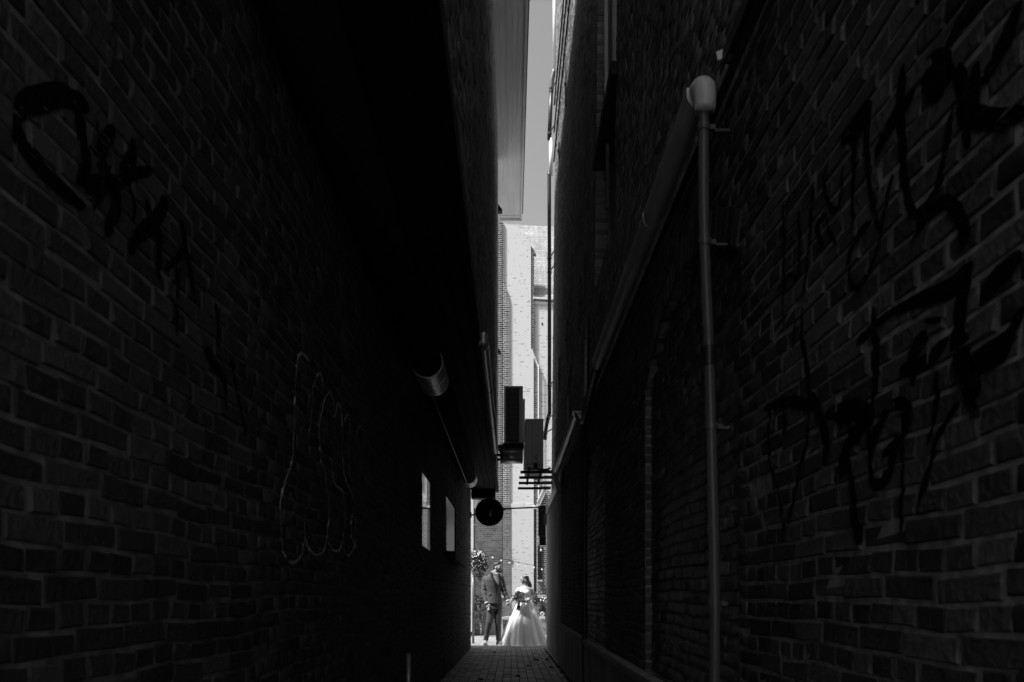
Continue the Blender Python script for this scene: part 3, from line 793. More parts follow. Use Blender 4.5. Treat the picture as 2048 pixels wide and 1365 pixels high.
# black tags on the right wall
gb = MB(); A5 = lambda pts: [(1500+a*.5127, b*.5127) for a, b in pts]; A6 = lambda pts: [(1500+a*.5127, 665+b*.5127) for a, b in pts]
tags = [(A5([(130, 800), (132, 1000), (130, 1280)]), .02), (A5([(190, 820), (196, 960), (190, 1080), (150, 1070), (105, 1140)]), .018), (A5([(247, 720), (240, 880), (225, 1020), (210, 1165)]), .022),
        (A5([(290, 680), (298, 760), (325, 820), (352, 790), (365, 660)]), .028), (A5([(298, 830), (310, 900), (340, 955)]), .022), (A5([(295, 835), (262, 885), (290, 965)]), .022),
        (A5([(445, 400), (415, 520), (405, 700), (402, 900)]), .026), (A5([(470, 430), (460, 560), (468, 700), (485, 800), (515, 900)]), .03), (A5([(565, 680), (535, 800), (510, 950), (460, 1080), (415, 1125), (390, 1070), (400, 960), (470, 870)]), .022),
        (A5([(360, 560), (420, 520), (470, 460)]), .03), (A5([(600, 250), (588, 400), (598, 620), (615, 780), (650, 838), (700, 790), (745, 660), (790, 420)]), .033), (A5([(640, 360), (560, 470), (490, 610)]), .035),
        (A5([(690, 350), (705, 270), (760, 260), (770, 330)]), .06), (A5([(700, 340), (760, 350)]), .07), (A5([(770, 190), (805, 320), (830, 450), (860, 580)]), .03), (A5([(885, 240), (868, 340), (880, 450)]), .05),
        (A5([(820, 430), (900, 460), (980, 465), (1080, 430)]), .035), (A5([(1060, 0), (1000, 160), (900, 330)]), .04), (A5([(880, 10), (810, 110), (765, 200)]), .04),
        (A5([(640, 930), (690, 840), (770, 790), (825, 850), (840, 960)]), .045), (A5([(855, 1030), (830, 1150), (810, 1365)]), .042), (A5([(870, 1030), (790, 1120), (640, 1180), (520, 1240), (420, 1340)]), .035),
        (A5([(1069, 990), (990, 1060), (930, 1130), (895, 1195)]), .042), (A5([(1069, 1200), (1020, 1290), (970, 1365)]), .035), (A5([(690, 1255), (770, 1245)]), .022), (A5([(480, 1200), (485, 1365)]), .028), (A5([(205, 1200), (200, 1365)]), .02), (A5([(180, 1240), (165, 1365)]), .015),
        (A6([(800, 0), (815, 130), (860, 250), (890, 330)]), .042), (A6([(820, 265), (750, 380), (710, 500), (665, 660)]), .025), (A6([(780, 20), (700, 110), (590, 150)]), .03), (A6([(1035, 0), (960, 80), (860, 130)]), .045),
        (A6([(490, 0), (492, 160), (470, 380), (480, 580), (540, 560), (580, 400)]), .035), (A6([(600, 260), (600, 500), (588, 780)]), .024), (A6([(390, 270), (390, 500), (415, 700), (430, 830)]), .035),
        (A6([(195, 0), (222, 150), (230, 350), (190, 560), (150, 740)]), .025), (A6([(80, 290), (78, 480), (110, 620), (140, 790)]), .02), (A6([(735, 150), (725, 300), (700, 440)]), .02),
        (A6([(300, 330), (360, 300), (440, 340), (420, 440)]), .04), (A6([(130, 250), (140, 400)]), .04), (A6([(540, 300), (500, 380), (470, 480)]), .035)]
tags += [(A6([(330, 330), (400, 300), (470, 330), (400, 420), (350, 520)]), .05), (A6([(430, 350), (380, 460), (360, 560)]), .05), (A6([(560, 270), (620, 300), (600, 400), (520, 480)]), .04),
         (A6([(60, 300), (150, 270), (250, 290)]), .035), (A5([(390, 520), (450, 440), (480, 420)]), .045), (A5([(760, 640), (720, 760)]), .03), (A6([(700, 0), (640, 90), (640, 200)]), .04),
         (A5([(560, 480), (600, 420), (640, 350)]), .05), (A5([(820, 250), (840, 380), (830, 470)]), .05), (A6([(240, 240), (300, 400), (290, 520)]), .04), (A6([(850, 0), (830, 120), (900, 240)]), .05)]
for k, (pq, wd) in enumerate(tags):
    gb = MB(); wr.spray(gb, wallpts(pq, XR), wd*.95, k % 5); gb.build('paint_stroke', M['spray_black'], cr)
# little sign plate at the far corner, and brass plate on the render
o = MB().box(.675, XR-.013, 16.30, 16.33, P(0, 1051, 16.3)[2], P(0, 1030, 16.3)[2]).build('name_plate', M['pvc'], None, bevel=.004)
tag(o, 'small pale plate sticking out of the rendered wall corner', 'sign')
o = MB().box(XR-.03, XR-.0125, 12.0, 12.08, P(0, 1037, 12)[2], P(0, 1025, 12)[2]).build('wall_tag', M['white'], None)
tag(o, 'tiny white tag on the edge of the rendered right wall', 'sign')
# corner downpipe at the far end
CP = thing('drainpipe', (.83, 16.6, H(2)), 'dark drainpipe with pale sections hanging clear of the right corner', 'pipe')
def pp(lst, Y=16.6): return [P(a, b, Y) for a, b in lst]
MB().tube(pp([(1110, 0-120), (1109.5, 146)]), .045, 12).build('pipe_section', M['white'], CP, smooth=True)
MB().tube(catmull(pp([(1109, 140), (1106, 152), (1103.5, 163), (1103, 180)]), .05), .05, 12).build('bend', M['pvc'], CP, smooth=True)
MB().tube(pp([(1103.2, 165), (1098.5, 280)]), .042, 12).build('pipe_section', M['pvc_dark'], CP, smooth=True)
MB().tube(pp([(1102, 278), (1102, 352)]), .04, 12).build('pipe_section', M['white'], CP, smooth=True)
MB().tube(catmull(pp([(1098.5, 345), (1098.8, 520), (1099, 800), (1098.8, 826), (1095, 842), (1090.5, 868), (1090, 880)]), .1), .040, 14).build('pipe_section', M['pvc_dark'], CP, smooth=True)
for py in (184, 268, 517, 545, 772, 838, 866):
    x_ = {184: 1102.5, 268: 1099, 838: 1096, 866: 1091}.get(py, 1099); p = P(x_, py, 16.6)
    m = MB().tube([(p[0], p[1], p[2]-.02), (p[0], p[1], p[2]+.02)], .048, 12); m.bar(p, (xu(p[2]-CZ)+.05, 16.1, p[2]), .02, .02); m.build('pipe_clip', M['pvc_dark'], CP)
# crumbs and weeds along the foot of the right wall
rr = np.random.RandomState(77); db = MB()
for i in range(420):
    y = 9+7.3*rr.rand()**1.2; x = XR-.05-abs(rr.normal(0, .022)); s_ = .004+.010*rr.rand(); a_ = rr.rand()*6
    z = gz(y)+.004
    db.add([(x+s_*math.cos(a_), y+s_*math.sin(a_), z), (x+s_*math.cos(a_+2.2), y+s_*math.sin(a_+2.2), z), (x+s_*math.cos(a_+4), y+s_*math.sin(a_+4), z+s_*.6), (x, y, z+s_*1.3)], [(0, 1, 3), (1, 2, 3), (2, 0, 3), (0, 2, 1)])
tag(db.build('debris', M['deadleaf'], None), 'dark crumbs and leaf litter along the foot of the right wall', 'debris', kind='stuff')
# ================================================================== COOLING UNITS
def bx(m, x0, x1, y0, y1, Y, d):  # box from photo rectangle
    a_ = P(x0, y1, Y); b_ = P(x1, y0, Y); m.box(a_[0], b_[0], Y, Y+d, a_[2], b_[2]); return m
AC1 = thing('cooling_unit', P(1027, 890, 14), 'tall dark cooling unit with louvred grille on left bracket, between the walls', 'air conditioner')
bx(MB(), 1008, 1046, 772, 887, 14.02, .8).build('casing', M['ac'], AC1, bevel=.012)
bx(MB(), 1012, 1038.5, 776, 884, 14.005, .02).build('grille_back', M['ac_dark'], AC1)
for k in range(42):
    py = 778+k*2.5; a_ = P(1020, py, 13.985); b_ = P(1038, py, 13.985)
    MB().add([(a_[0], 13.985, a_[2]-.004), (b_[0], 13.985, a_[2]-.004), (b_[0], 14.004, a_[2]+.006), (a_[0], 14.004, a_[2]+.006), (a_[0], 13.983, a_[2]-.002), (b_[0], 13.983, a_[2]-.002)],
             [(0, 1, 2, 3), (4, 5, 1, 0), (4, 3, 2, 5)]).build('louvre', M['ac'], AC1)
for (x0, x1) in ((1008.2, 1011.8), (1039, 1045.6)): bx(MB(), x0, x1, 773, 886, 13.99, .03).build('frame_post', M['ac'], AC1)
bx(MB(), 1006, 1047, 887, 893, 13.95, .9).build('base', M['black'], AC1)
bx(MB(), 1045.5, 1050, 798, 886, 14.9, .5).build('rear_casing', M['ac'], AC1)
bx(MB(), 1047, 1049.2, 890, 945, 14.3, .04).build('bracket_post', M['ac'], AC1)
for yy in (14.0, 14.8): MB().bar((XJ, yy, H(2.60)), (.22, yy, H(2.60)), .04, .04).build('bracket', M['black'], AC1)
# curved sheet duct below
DU = thing('sheet_duct', P(1024, 920, 14.2), 'shiny curved sheet metal duct under the louvred cooling unit', 'duct')
pr = []
for k in range(13):
    t = k/12; pr.append((14.0+.05*math.sin(t*math.pi*3)*.5+.03*t, P(0, 894+26*t, 14.1)[2]))
m = MB(); x0, x1 = P(1000, 0, 14.1)[0], P(1046, 0, 14.1)[0]
vs = [(x, y, z) for x in (x0, x1) for y, z in pr]+[(x, y+.5, z) for x in (x0, x1) for y, z in pr]
fs = [(i, 13+i, 14+i, i+1) for i in range(12)]+[(26+i, 27+i, 40+i, 39+i) for i in range(12)]+[(i, i+1, 27+i, 26+i) for i in range(12)]+[(13+i, 39+i, 40+i, 14+i) for i in range(12)]+[(12, 25, 51, 38), (0, 26, 39, 13)]
m.add(vs, fs).build('duct_body', M['zinc'], DU, smooth=True)
MB().box(x0-.01, x1+.01, 13.95, 14.6, pr[0][1], pr[0][1]+.02).build('flange', M['pvc'], DU)
MB().tube(catmull(pp([(990, 905), (998, 900), (1004, 908), (1003, 918), (994, 920)], 13.8), .03), .022, 10).build('hose', M['black'], DU, smooth=True)
AC2 = thing('cooling_unit', P(1069, 940, 14.2), 'plain grey cooling unit with small label on right wall bracket', 'air conditioner')
bx(MB(), 1051, 1087, 838, 940, 14.2, .95).build('casing', M['ac'], AC2, bevel=.012)
bx(MB(), 1050.6, 1087.4, 838, 841, 14.18, 1.0).build('top_cover', M['ac'], AC2)
bx(MB(), 1064, 1064.4, 842, 928, 14.196, .01).build('seam', M['black'], AC2)
bx(MB(), 1051, 1087, 928.5, 929.2, 14.196, .01).build('seam', M['black'], AC2)
lb = bx(MB(), 1067, 1075.5, 909, 925, 14.192, .01).build('label', M['ac'], AC2)
for a_, b_, c_, d_ in ((1069, 914, 1074, 911), (1068, 916, 1074, 919), (1074, 913, 1072, 924)):
    MB().bar(P(a_, b_, 14.188), P(c_, d_, 14.188), .006, .012).build('mark', M['black'], lb)
bx(MB(), 1067, 1075.5, 926.5, 936, 14.19, .01).build('connector_panel', M['black'], AC2)
MB().tube(catmull(pp([(1056, 936), (1062, 939), (1073, 938), (1084, 940), (1096, 939), (1101, 936)], 14.1), .05), .02, 10).build('hose', M['pvc_dark'], AC2, smooth=True)
PLT = thing('wall_bracket', (.45, 15, H(2.18)), 'dark platform of four cross bars carrying the plain cooling unit', 'bracket')
for k, (Y, py, xl) in enumerate(((14.15, 944, 1041), (14.7, 955, 1038.5), (15.3, 966, 1037.5), (15.95, 976.5, 1036))):
    a_ = P(xl, py, Y)
    MB().box(a_[0], .76, Y, Y+.06, a_[2]-.024, a_[2]+.02).build('cross_bar', M['black'], PLT, bevel=.003)
    MB().box(.60, .80, Y-.012, Y+.0, a_[2]-.03, a_[2]+.03).build('end_plate', M['pvc'], PLT, bevel=.003)
MB().box(.30, .34, 14.15, 16.0, H(2.205), H(2.24)).box(.52, .56, 14.15, 16.0, H(2.205), H(2.24)).build('rail', M['black'], PLT)
MB().box(.70, .73, 11.5, 16.0, H(1.6), H(1.75)).build('wall_rail', M['pvc'], PLT)

# ================================================================== MIRROR ON CROSS ROD
TM = thing('traffic_mirror', P(979, 1024.5, 16.2), 'round black convex mirror hanging on a rod across the alley mouth', 'mirror')
c = Vector(P(979, 1024.5, 16.2)); r_ = .278
m = MB(); nr = 40; rings = 8; vs = []
for j in range(rings+1):
    rr = r_*j/rings; dy = -.05*(1-(j/rings)**2)
    for k in range(nr):
        t = 2*math.pi*k/nr; vs.append((c.x+rr*math.cos(t), c.y+dy, c.z+rr*math.sin(t)))
fs = [(j*nr+k, j*nr+(k+1) % nr, (j+1)*nr+(k+1) % nr, (j+1)*nr+k) for j in range(rings) for k in range(nr)]
m.add(vs, fs).build('mirror_face', M['mirror'], TM, smooth=True)
m = MB(); pts_ = [(c.x+(r_+.002)*math.cos(2*math.pi*k/48), c.y+.005, c.z+(r_+.002)*math.sin(2*math.pi*k/48)) for k in range(49)]
m.tube(pts_, .009, 8, cap=False).build('rim', M['black'], TM, smooth=True)
MB().loft([(c.x, c.y, 0, 0, 0)]*0+[(0, 0, 0, .1, .1)]*0, 8, cap=False) if False else None
m = MB(); m.tube([(c.x, c.y+.01, c.z), (c.x, c.y+.07, c.z)], [.27, .2], 32); m.build('back_shell', M['black'], TM, smooth=True)
rod = MB().tube([(XL, 16.25, P(0, 1031, 16.25)[2]), P(972, 1026, 16.27), P(1006, 1018, 16.3), P(1078, 1015, 16.4)], .016, 10).build('rod', M['black'], TM, smooth=True)
MB().box(XL, XL+.02, 16.2, 16.3, P(0, 1036, 16.25)[2], P(0, 1025, 16.25)[2]).build('wall_plate', M['black'], rod)
MB().tube([P(1000, 1021, 16.28), P(1010, 1019, 16.3)], .026, 10).build('rod_clamp', M['black'], TM)

# ================================================================== CHURCH
CH = thing('church', (.3, 23.2, 0), 'sunlit brick church with sun-bright buttress and slate roof filling the gap', 'church')
def uvbuild(polys, name, mt, parent):
    """polys: list of vertex lists (world); uv in metres along the face and up"""
    off = wloc(parent); me = bpy.data.meshes.new(name); V = []; Fc = []; UV = []
    for pl_ in polys:
        b = len(V); V += [tuple(Vector(p)-off) for p in pl_]; Fc.append(tuple(range(b, b+len(pl_))))
        P0 = Vector(pl_[0]); n = (Vector(pl_[1])-P0).cross(Vector(pl_[2])-P0).normalized()
        if abs(n.z) > .95: ud, vd = Vector((1, 0, 0)), Vector((0, 1, 0))
        else: ud = Vector((-n.y, n.x, 0)).normalized(); vd = n.cross(ud)
        if vd.z < 0: vd = -vd
        for p in pl_:
            q = Vector(p); UV.append((q.dot(ud)+20, q.dot(vd)+5))
    me.from_pydata(V, [], Fc); ul = me.uv_layers.new(name='UVMap')
    for i, q in enumerate(UV): ul.data[i].uv = q
    me.materials.append(mt); o = bpy.data.objects.new(name, me); COL.objects.link(o); o.parent = parent
    return o
def ext(poly_px, Y, d, name, mt, parent, yfn=None):
    """front polygon in photo px at depth Y, extruded back by d"""
    fr_ = [Vector(P(a, b, Y if yfn is None else yfn(a))) for a, b in poly_px]; bk = [p+Vector((0, d, 0)) for p in fr_]
    n = len(fr_); polys = [fr_]+[[fr_[i], bk[i], bk[(i+1) % n], fr_[(i+1) % n]] for i in range(n)]+[bk[::-1]]
    return uvbuild(polys, name, mt, parent)
YC = 23.0
GB = 1272
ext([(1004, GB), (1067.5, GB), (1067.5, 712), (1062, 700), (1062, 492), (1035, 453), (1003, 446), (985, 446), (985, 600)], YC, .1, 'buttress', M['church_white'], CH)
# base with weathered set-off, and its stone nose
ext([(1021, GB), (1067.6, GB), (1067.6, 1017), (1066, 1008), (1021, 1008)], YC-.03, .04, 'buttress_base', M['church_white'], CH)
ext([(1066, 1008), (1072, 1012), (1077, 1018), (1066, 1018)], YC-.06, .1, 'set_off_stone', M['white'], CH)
# flank (right), its shade put into a darker brick colour, and its capping
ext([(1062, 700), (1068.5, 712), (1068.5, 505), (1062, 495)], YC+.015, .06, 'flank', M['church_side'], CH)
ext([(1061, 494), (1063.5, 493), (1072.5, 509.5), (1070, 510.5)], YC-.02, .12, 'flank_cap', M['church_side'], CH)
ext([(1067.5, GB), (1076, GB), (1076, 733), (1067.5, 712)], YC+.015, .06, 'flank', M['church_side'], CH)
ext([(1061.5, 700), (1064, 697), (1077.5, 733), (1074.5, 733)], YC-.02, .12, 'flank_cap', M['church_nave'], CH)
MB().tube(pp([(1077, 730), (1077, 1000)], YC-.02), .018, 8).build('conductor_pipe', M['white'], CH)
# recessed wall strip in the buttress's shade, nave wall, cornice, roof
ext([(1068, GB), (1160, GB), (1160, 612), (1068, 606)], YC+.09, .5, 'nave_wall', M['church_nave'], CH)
for (a_, b_, dd, mt) in ((606, 600, .10, 'church_nave'), (600, 596, .16, 'church_side'), (596, 592, .26, 'church_white')):
    ext([(1066, a_+1.5), (1165, a_+8), (1165, b_+8), (1066, b_+1.5)], YC+.09-dd*.3, dd, 'cornice', M[mt], CH)
ext([(1083, 646), (1086, 646), (1086, 650), (1083, 650)], YC+.08, .02, 'vent_hole', M['black'], CH)
RY = YC+.11; r0 = P(1000, 592, RY); r1 = P(1180, 604, RY)
rz = H((VY-447)/F*25.5); rz2 = H((VY-460)/F*25.5)
uvbuild([[(-.6, RY, r0[2]), (3.2, RY, r1[2]), (3.2, 25.5, rz2), (-.6, 25.5, rz)], [(-.6, 25.5, rz), (3.2, 25.5, rz2), (3.2, 28.8, r1[2]), (-.6, 28.8, r0[2])]], 'roof', M['slate'], CH)
# brick facets to the left, their shade put into a darker colour
def facet(poly_px, name, mt, pa, ta, Ya):   # face through px pa at depth Ya, receding by angle ta
    polyw = []
    for a_, b_ in poly_px:
        k = (a_-VX)/F; x0 = (pa-VX)/F*Ya
        # point (x0+s*cos, Ya+s*sin) with x/y = k
        s_ = (k*Ya-x0)/(math.cos(ta)-k*math.sin(ta)); Yq = Ya+s_*math.sin(ta)
        polyw.append(Vector((x0+s_*math.cos(ta), Yq, H((VY-b_)/F*Yq))))
    bk = [p+Vector((-.35, .9, 0)) for p in polyw]; n = len(polyw)
    return uvbuild([polyw]+[[polyw[i], bk[i], bk[(i+1) % n], polyw[(i+1) % n]] for i in range(n)], name, mt, CH)
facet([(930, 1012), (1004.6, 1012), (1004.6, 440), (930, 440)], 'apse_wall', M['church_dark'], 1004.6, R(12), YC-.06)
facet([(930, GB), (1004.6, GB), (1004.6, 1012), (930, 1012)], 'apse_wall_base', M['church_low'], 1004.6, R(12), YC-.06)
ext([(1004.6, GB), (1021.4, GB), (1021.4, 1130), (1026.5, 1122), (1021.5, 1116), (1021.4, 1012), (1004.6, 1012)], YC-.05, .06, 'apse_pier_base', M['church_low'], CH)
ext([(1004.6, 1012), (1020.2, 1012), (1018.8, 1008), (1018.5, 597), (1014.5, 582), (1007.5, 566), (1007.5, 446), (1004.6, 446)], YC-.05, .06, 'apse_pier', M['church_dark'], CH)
# downpipe with hopper and pale strip of a farther house on the left
OP = thing('drainpipe', P(949, 1100, 21.5), 'grey drainpipe with hopper head on the church wall at the left', 'pipe')
MB().tube(pp([(948.8, 1012), (948.8, 1262)], 21.6), .032, 12).build('pipe_section', M['pvc'], OP, smooth=True)
MB().loft([(*P(949, 1015, 21.55)[:2], P(0, 1017, 21.55)[2], .035, .035), (*P(949, 1015, 21.55)[:2], P(0, 1008, 21.55)[2], .07, .06), (*P(949, 1015, 21.55)[:2], P(0, 998, 21.55)[2], .075, .06)], 12).build('hopper', M['gutter'], OP)
MB().tube([P(948.8, 1051, 21.6), P(948.8, 1049, 21.6)], .042, 12).build('pipe_clip', M['white'], OP)
FH = thing('rendered_house', P(900, 1272, 27), 'pale rendered house wall visible as a strip left of the church', 'house')
ext([(820, GB-8), (946.5, GB-8), (946.5, 960), (820, 960)], 21.2, .3, 'wall', M['far'], FH)
uvbuild([[P(820, 962, 21.1), P(948, 962, 21.1), P(948, 955, 21.5), P(820, 955, 21.5)]], 'roof', M['slate'], FH)
# ================================================================== right far corner: sign cabinet, window, small gable
SC = thing('sign_cabinet', P(1084, 1090, 16.5), 'black wall cabinet with paler door panel at the right alley corner', 'cabinet')
bx(MB(), 1077, 1091.5, 1012, 1071.5, 16.5, .12).build('box', M['black'], SC, bevel=.004)
bx(MB(), 1078.5, 1091, 1014, 1070, 16.49, .012).build('door', M['ac_dark'], SC)
bx(MB(), 1081.5, 1087, 1018.5, 1023.5, 16.48, .012).build('lock_plate', M['black'], SC)
bx(MB(), 1082.5, 1086, 1020, 1022, 16.475, .006).build('lock', M['pvc'], SC)
bx(MB(), 1077.5, 1092, 1071.8, 1073.2, 16.47, .16).build('ledge', M['pvc'], SC)
bx(MB(), 1079, 1092, 1073.2, 1091, 16.5, .12).build('lower_box', M['black'], SC, bevel=.003)
SH = thing('annex', P(1088, 1272, 22), 'small brick annex with barred dark window right of the buttress', 'building')
ext([(1074.5, GB-3), (1130, GB-3), (1130, 1000), (1088, 978), (1074.5, 1006)], 22.3, .6, 'wall', M['church_dark'], SH)
for (a_, b_, c_, d_) in ((1074, 1012, 1088, 982), (1077, 1013, 1090, 985)):
    MB().bar(P(a_, b_, 22.25), P(c_, d_, 22.25), .05, .05).build('verge_board', M['white'], SH)
uvbuild([[P(1074, 1007, 22.2), P(1088, 979, 22.2), P(1088, 970, 23.2), P(1074, 1000, 23.2)]], 'roof', M['slate'], SH)
wn = ext([(1075.5, 1160), (1084.5, 1160), (1084.5, 1092), (1075.5, 1092)], 22.28, .03, 'window', M['black'], SH)
for xx in (1075.9, 1080, 1084.2): MB().bar(P(xx, 1092, 22.27), P(xx, 1160, 22.27), .012, .02).build('glazing_bar', M['pvc_dark'], wn)
for yy in (1096, 1107, 1117, 1128, 1138, 1149, 1158): MB().bar(P(1075.5, yy, 22.27), P(1084.5, yy, 22.27), .02, .012).build('glazing_bar', M['pvc_dark'], wn)
ext([(1074.8, 1160), (1085, 1160), (1085, 1163.5), (1074.8, 1163.5)], 22.2, .12, 'window_sill', M['stone'], SH)

# ================================================================== courtyard furniture
def leafblob(c, rad, n, sz, mt, name, parent, seed, shell=.5):
    rr = np.random.RandomState(seed); m = MB()
    for i in range(n):
        d = rr.normal(0, 1, 3); d /= np.linalg.norm(d); q = (shell+(1-shell)*rr.rand())*(1+.18*math.sin(5*d[0]+3*d[2]+seed))
        p = Vector((c[0]+d[0]*rad[0]*q, c[1]+d[1]*rad[1]*q, c[2]+d[2]*rad[2]*q))
        a_ = Vector(rr.normal(0, 1, 3)).normalized(); b_ = a_.cross(Vector(rr.normal(0, 1, 3))).normalized(); s_ = sz*(.6+.8*rr.rand())
        m.add([p-a_*s_, p-b_*s_*.5+Vector((0, 0, .15*s_)), p+a_*s_, p+b_*s_*.5+Vector((0, 0, .15*s_))], [(0, 1, 2, 3)])
    return m.build(name, mt, parent)
def flowers(c, rad, n, sz, mt, name, parent, seed):
    rr = np.random.RandomState(seed); m = MB()
    for i in range(n):
        d = rr.normal(0, 1, 3); d /= np.linalg.norm(d); d[1] = -abs(d[1]) if rr.rand() < .7 else d[1]
        p = Vector((c[0]+d[0]*rad[0], c[1]+d[1]*rad[1], c[2]+d[2]*rad[2])); nn = Vector(d).normalized(); a_ = nn.cross(Vector((.3, .2, 1))).normalized(); b_ = nn.cross(a_)
        s_ = sz*(.7+.6*rr.rand()); vs = [p+nn*s_*.1]
        for k in range(10): t = 2*math.pi*k/10; q = s_*(1 if k % 2 else .62); vs.append(p+a_*q*math.cos(t)+b_*q*math.sin(t)+nn*s_*.35)
        m.add(vs, [(0, 1+k, 1+(k+1) % 10) for k in range(10)])
    return m.build(name, mt, parent)
FB = thing('flower_post', P(946.5, 1262, 18), 'grey post carrying a round hanging ball of small pale flowers', 'flower basket')
MB().tube([(P(946.5, 0, 18)[0], 18, 0), (P(946.5, 0, 18)[0], 18, P(0, 1140, 18)[2])], .028, 14).build('post', M['pvc'], FB, smooth=True)
cc = P(957, 1130, 18)
MB().loft([(cc[0], cc[1], cc[2]-.28, .08, .08), (cc[0], cc[1], cc[2]-.1, .17, .17), (cc[0], cc[1], cc[2]+.02, .19, .19)], 16).build('basket', M['leaf_d'], FB)
leafblob(cc, (.23, .22, .34), 3600, .016, M['leaf'], 'foliage', FB, 3)['kind'] = 'stuff'
leafblob(cc, (.19, .19, .30), 1500, .022, M['leaf_d'], 'inner_foliage', FB, 4)['kind'] = 'stuff'
flowers(cc, (.225, .225, .33), 240, .013, M['petal'], 'blossom', FB, 5)['kind'] = 'stuff'
# low brick walls with hanging window-box planters
for i, (xa, xb, lab, lab2) in enumerate(((900, 1016, 'low brick garden wall behind the groom', 'slatted planter with loose plants on the wall left of the groom'),
                                      (1066, 1140, 'low brick garden wall behind the bride at the right', 'slatted planter of pale flowers on the wall right of the bride'))):
    LW = thing('garden_wall', P((xa+xb)/2, 1270, 21.8), lab, 'wall')
    Yw = 21.6+.2*i
    ext([(xa, 1272), (xb, 1272), (xb, 1196), (xa, 1196)], Yw, .25, 'wall', M['church_low'], LW)
    ext([(xa, 1196), (xb, 1196), (xb, 1190), (xa, 1190)], Yw-.03, .3, 'coping', M['stone'], LW)
    pa, pb = ((940, 967) if i == 0 else (1079, 1100))
    PL_ = thing('planter', P((pa+pb)/2, 1225, Yw-.2), lab2, 'planter')
    x = pa
    while x < pb:
        ext([(x+.25, 1219), (x+2.2, 1219), (x+2.2, 1208), (x+.25, 1208)], Yw-.22, .02, 'slat', M['wood'], PL_); x += 2.45
    ext([(pa, 1221.5), (pb, 1221.5), (pb, 1219), (pa, 1219)], Yw-.24, .2, 'shelf', M['black'], PL_)
    ext([(pa, 1219), (pb, 1219), (pb, 1209), (pa, 1209)], Yw-.19, .16, 'trough', M['black'], PL_)
    c_ = P((pa+pb)/2, 1203, Yw-.12); hw = (pb-pa)/2*Yw/F
    leafblob(c_, (hw, .14, .14), 1100, .019, M['leaf'], 'foliage', PL_, 11+i, .3)['kind'] = 'stuff'
    leafblob(P((pa+pb)/2+4-9*i, 1222, Yw-.26), (.12, .08, .3), 600, .02, M['leaf_d'], 'trailing_stems', PL_, 15+i, .2)['kind'] = 'stuff'
    flowers((c_[0], c_[1], c_[2]+.02), (hw*.9, .13, .10), 40, .022, M['petal'], 'blossom', PL_, 21+i)['kind'] = 'stuff'
# shrubs behind the groom
for i, (px, py, r3, lab) in enumerate(((1071, 1200, (.10, .1, .2), 'thin leafy shrub between the bride and the right planter'), (962, 1232, (.22, .15, .42), 'leafy shrub with long stems behind the groom\'s arm'), (1006, 1246, (.16, .12, .22), 'low plant between groom and bride'))):
    o = thing('shrub', P(px, 1272, 21), lab, 'plant')
    leafblob(P(px, py, 20.9), r3, 800, .02, M['leaf'], 'foliage', o, 31+i, .15)['kind'] = 'stuff'
    mb = MB(); b_ = Vector(P(px, 1275, 20.9)); b_.z = 0
    for k in range(5): mb.tube([b_, Vector(P(px+(k-2)*1.6, py+(k % 2)*6, 20.9))], .006, 5)
    mb.build('stem', M['wood'], o)
# stone bench slabs
BN = thing('stone_bench', P(1008, 1262, 20), 'pale stone bench half hidden behind the couple', 'bench')
ext([(1000, 1236), (1018, 1233.5), (1018, 1239), (1000, 1240.5)], 20.2, .45, 'seat', M['stone'], BN)
ext([(1003, 1272), (1006, 1272), (1006, 1240), (1003, 1240)], 20.25, .35, 'leg', M['stone'], BN)
# prohibition sign
SG = thing('notice_sign', P(1084.5, 1238, 21.3), 'square notice with struck-out round pictogram on the garden wall by the bride', 'sign')
Ys = 21.3
ext([(1079.6, 1233), (1089.4, 1233), (1089.4, 1223), (1079.6, 1223)], Ys, .012, 'board', M['black'], SG)
cx, cz = P(1084.5, 1228, Ys)[0], P(0, 1228, Ys)[2]
MB().tube([(cx, Ys-.004, cz), (cx, Ys-.001, cz)], .058, 24).build('disc', M['white'], SG)
MB().bar((cx-.035, Ys-.008, cz-.035), (cx+.035, Ys-.008, cz+.035), .004, .012).build('stroke', M['black'], SG)
MB().bar((cx-.025, Ys-.007, cz+.012), (cx+.02, Ys-.007, cz-.004), .004, .03).build('pictogram', M['black'], SG)
ext([(1079.2, 1238.8), (1089.8, 1238.8), (1089.8, 1233.4), (1079.2, 1233.4)], Ys, .012, 'text_plate', M['white'], SG)
for k in range(2): ext([(1080.6, 1236.4+k*1.3), (1088.4, 1236.4+k*1.3), (1088.4, 1235.9+k*1.3), (1080.6, 1235.9+k*1.3)], Ys-.003, .002, 'text_line', M['pvc'], SG)
# festoon lights
FL = thing('festoon_lights', P(1010, 1122, 19.5), 'string of small round bulbs sagging across the church wall', 'string lights')
bp_ = [(925, 1088), (940, 1096), (950.3, 1099), (967.7, 1105), (985.4, 1111), (1002.6, 1117), (1019, 1121.5), (1036.8, 1125), (1052.6, 1128.5), (1068, 1131), (1084, 1135), (1105, 1137)]
MB().tube(catmull(pp(bp_, 19.5), .1), .0045, 5).build('cable_and_shadow_line', M['black'], FL)
for (px, py) in bp_[2:-1]:
    p = Vector(P(px, py, 19.5))
    MB().tube([p, p-Vector((0, 0, .035))], .011, 8).build('lamp_holder', M['black'], FL)
    MB().ell(p-Vector((0, 0, .055)), (.021, .021, .024), nu=12, nv=8).build('bulb', M['petal'], FL, smooth=True)
o = MB().ell(P(1082, 1101, 19.4), (.024, .024, .03)).tube([P(1082, 1098, 19.4), P(1082, 1085, 19.4), P(1096, 1080, 19.4)], .004, 5).build('hanging_bulb', M['petal'])
tag(o, 'single pale bulb hanging before the barred annex window', 'bulb')

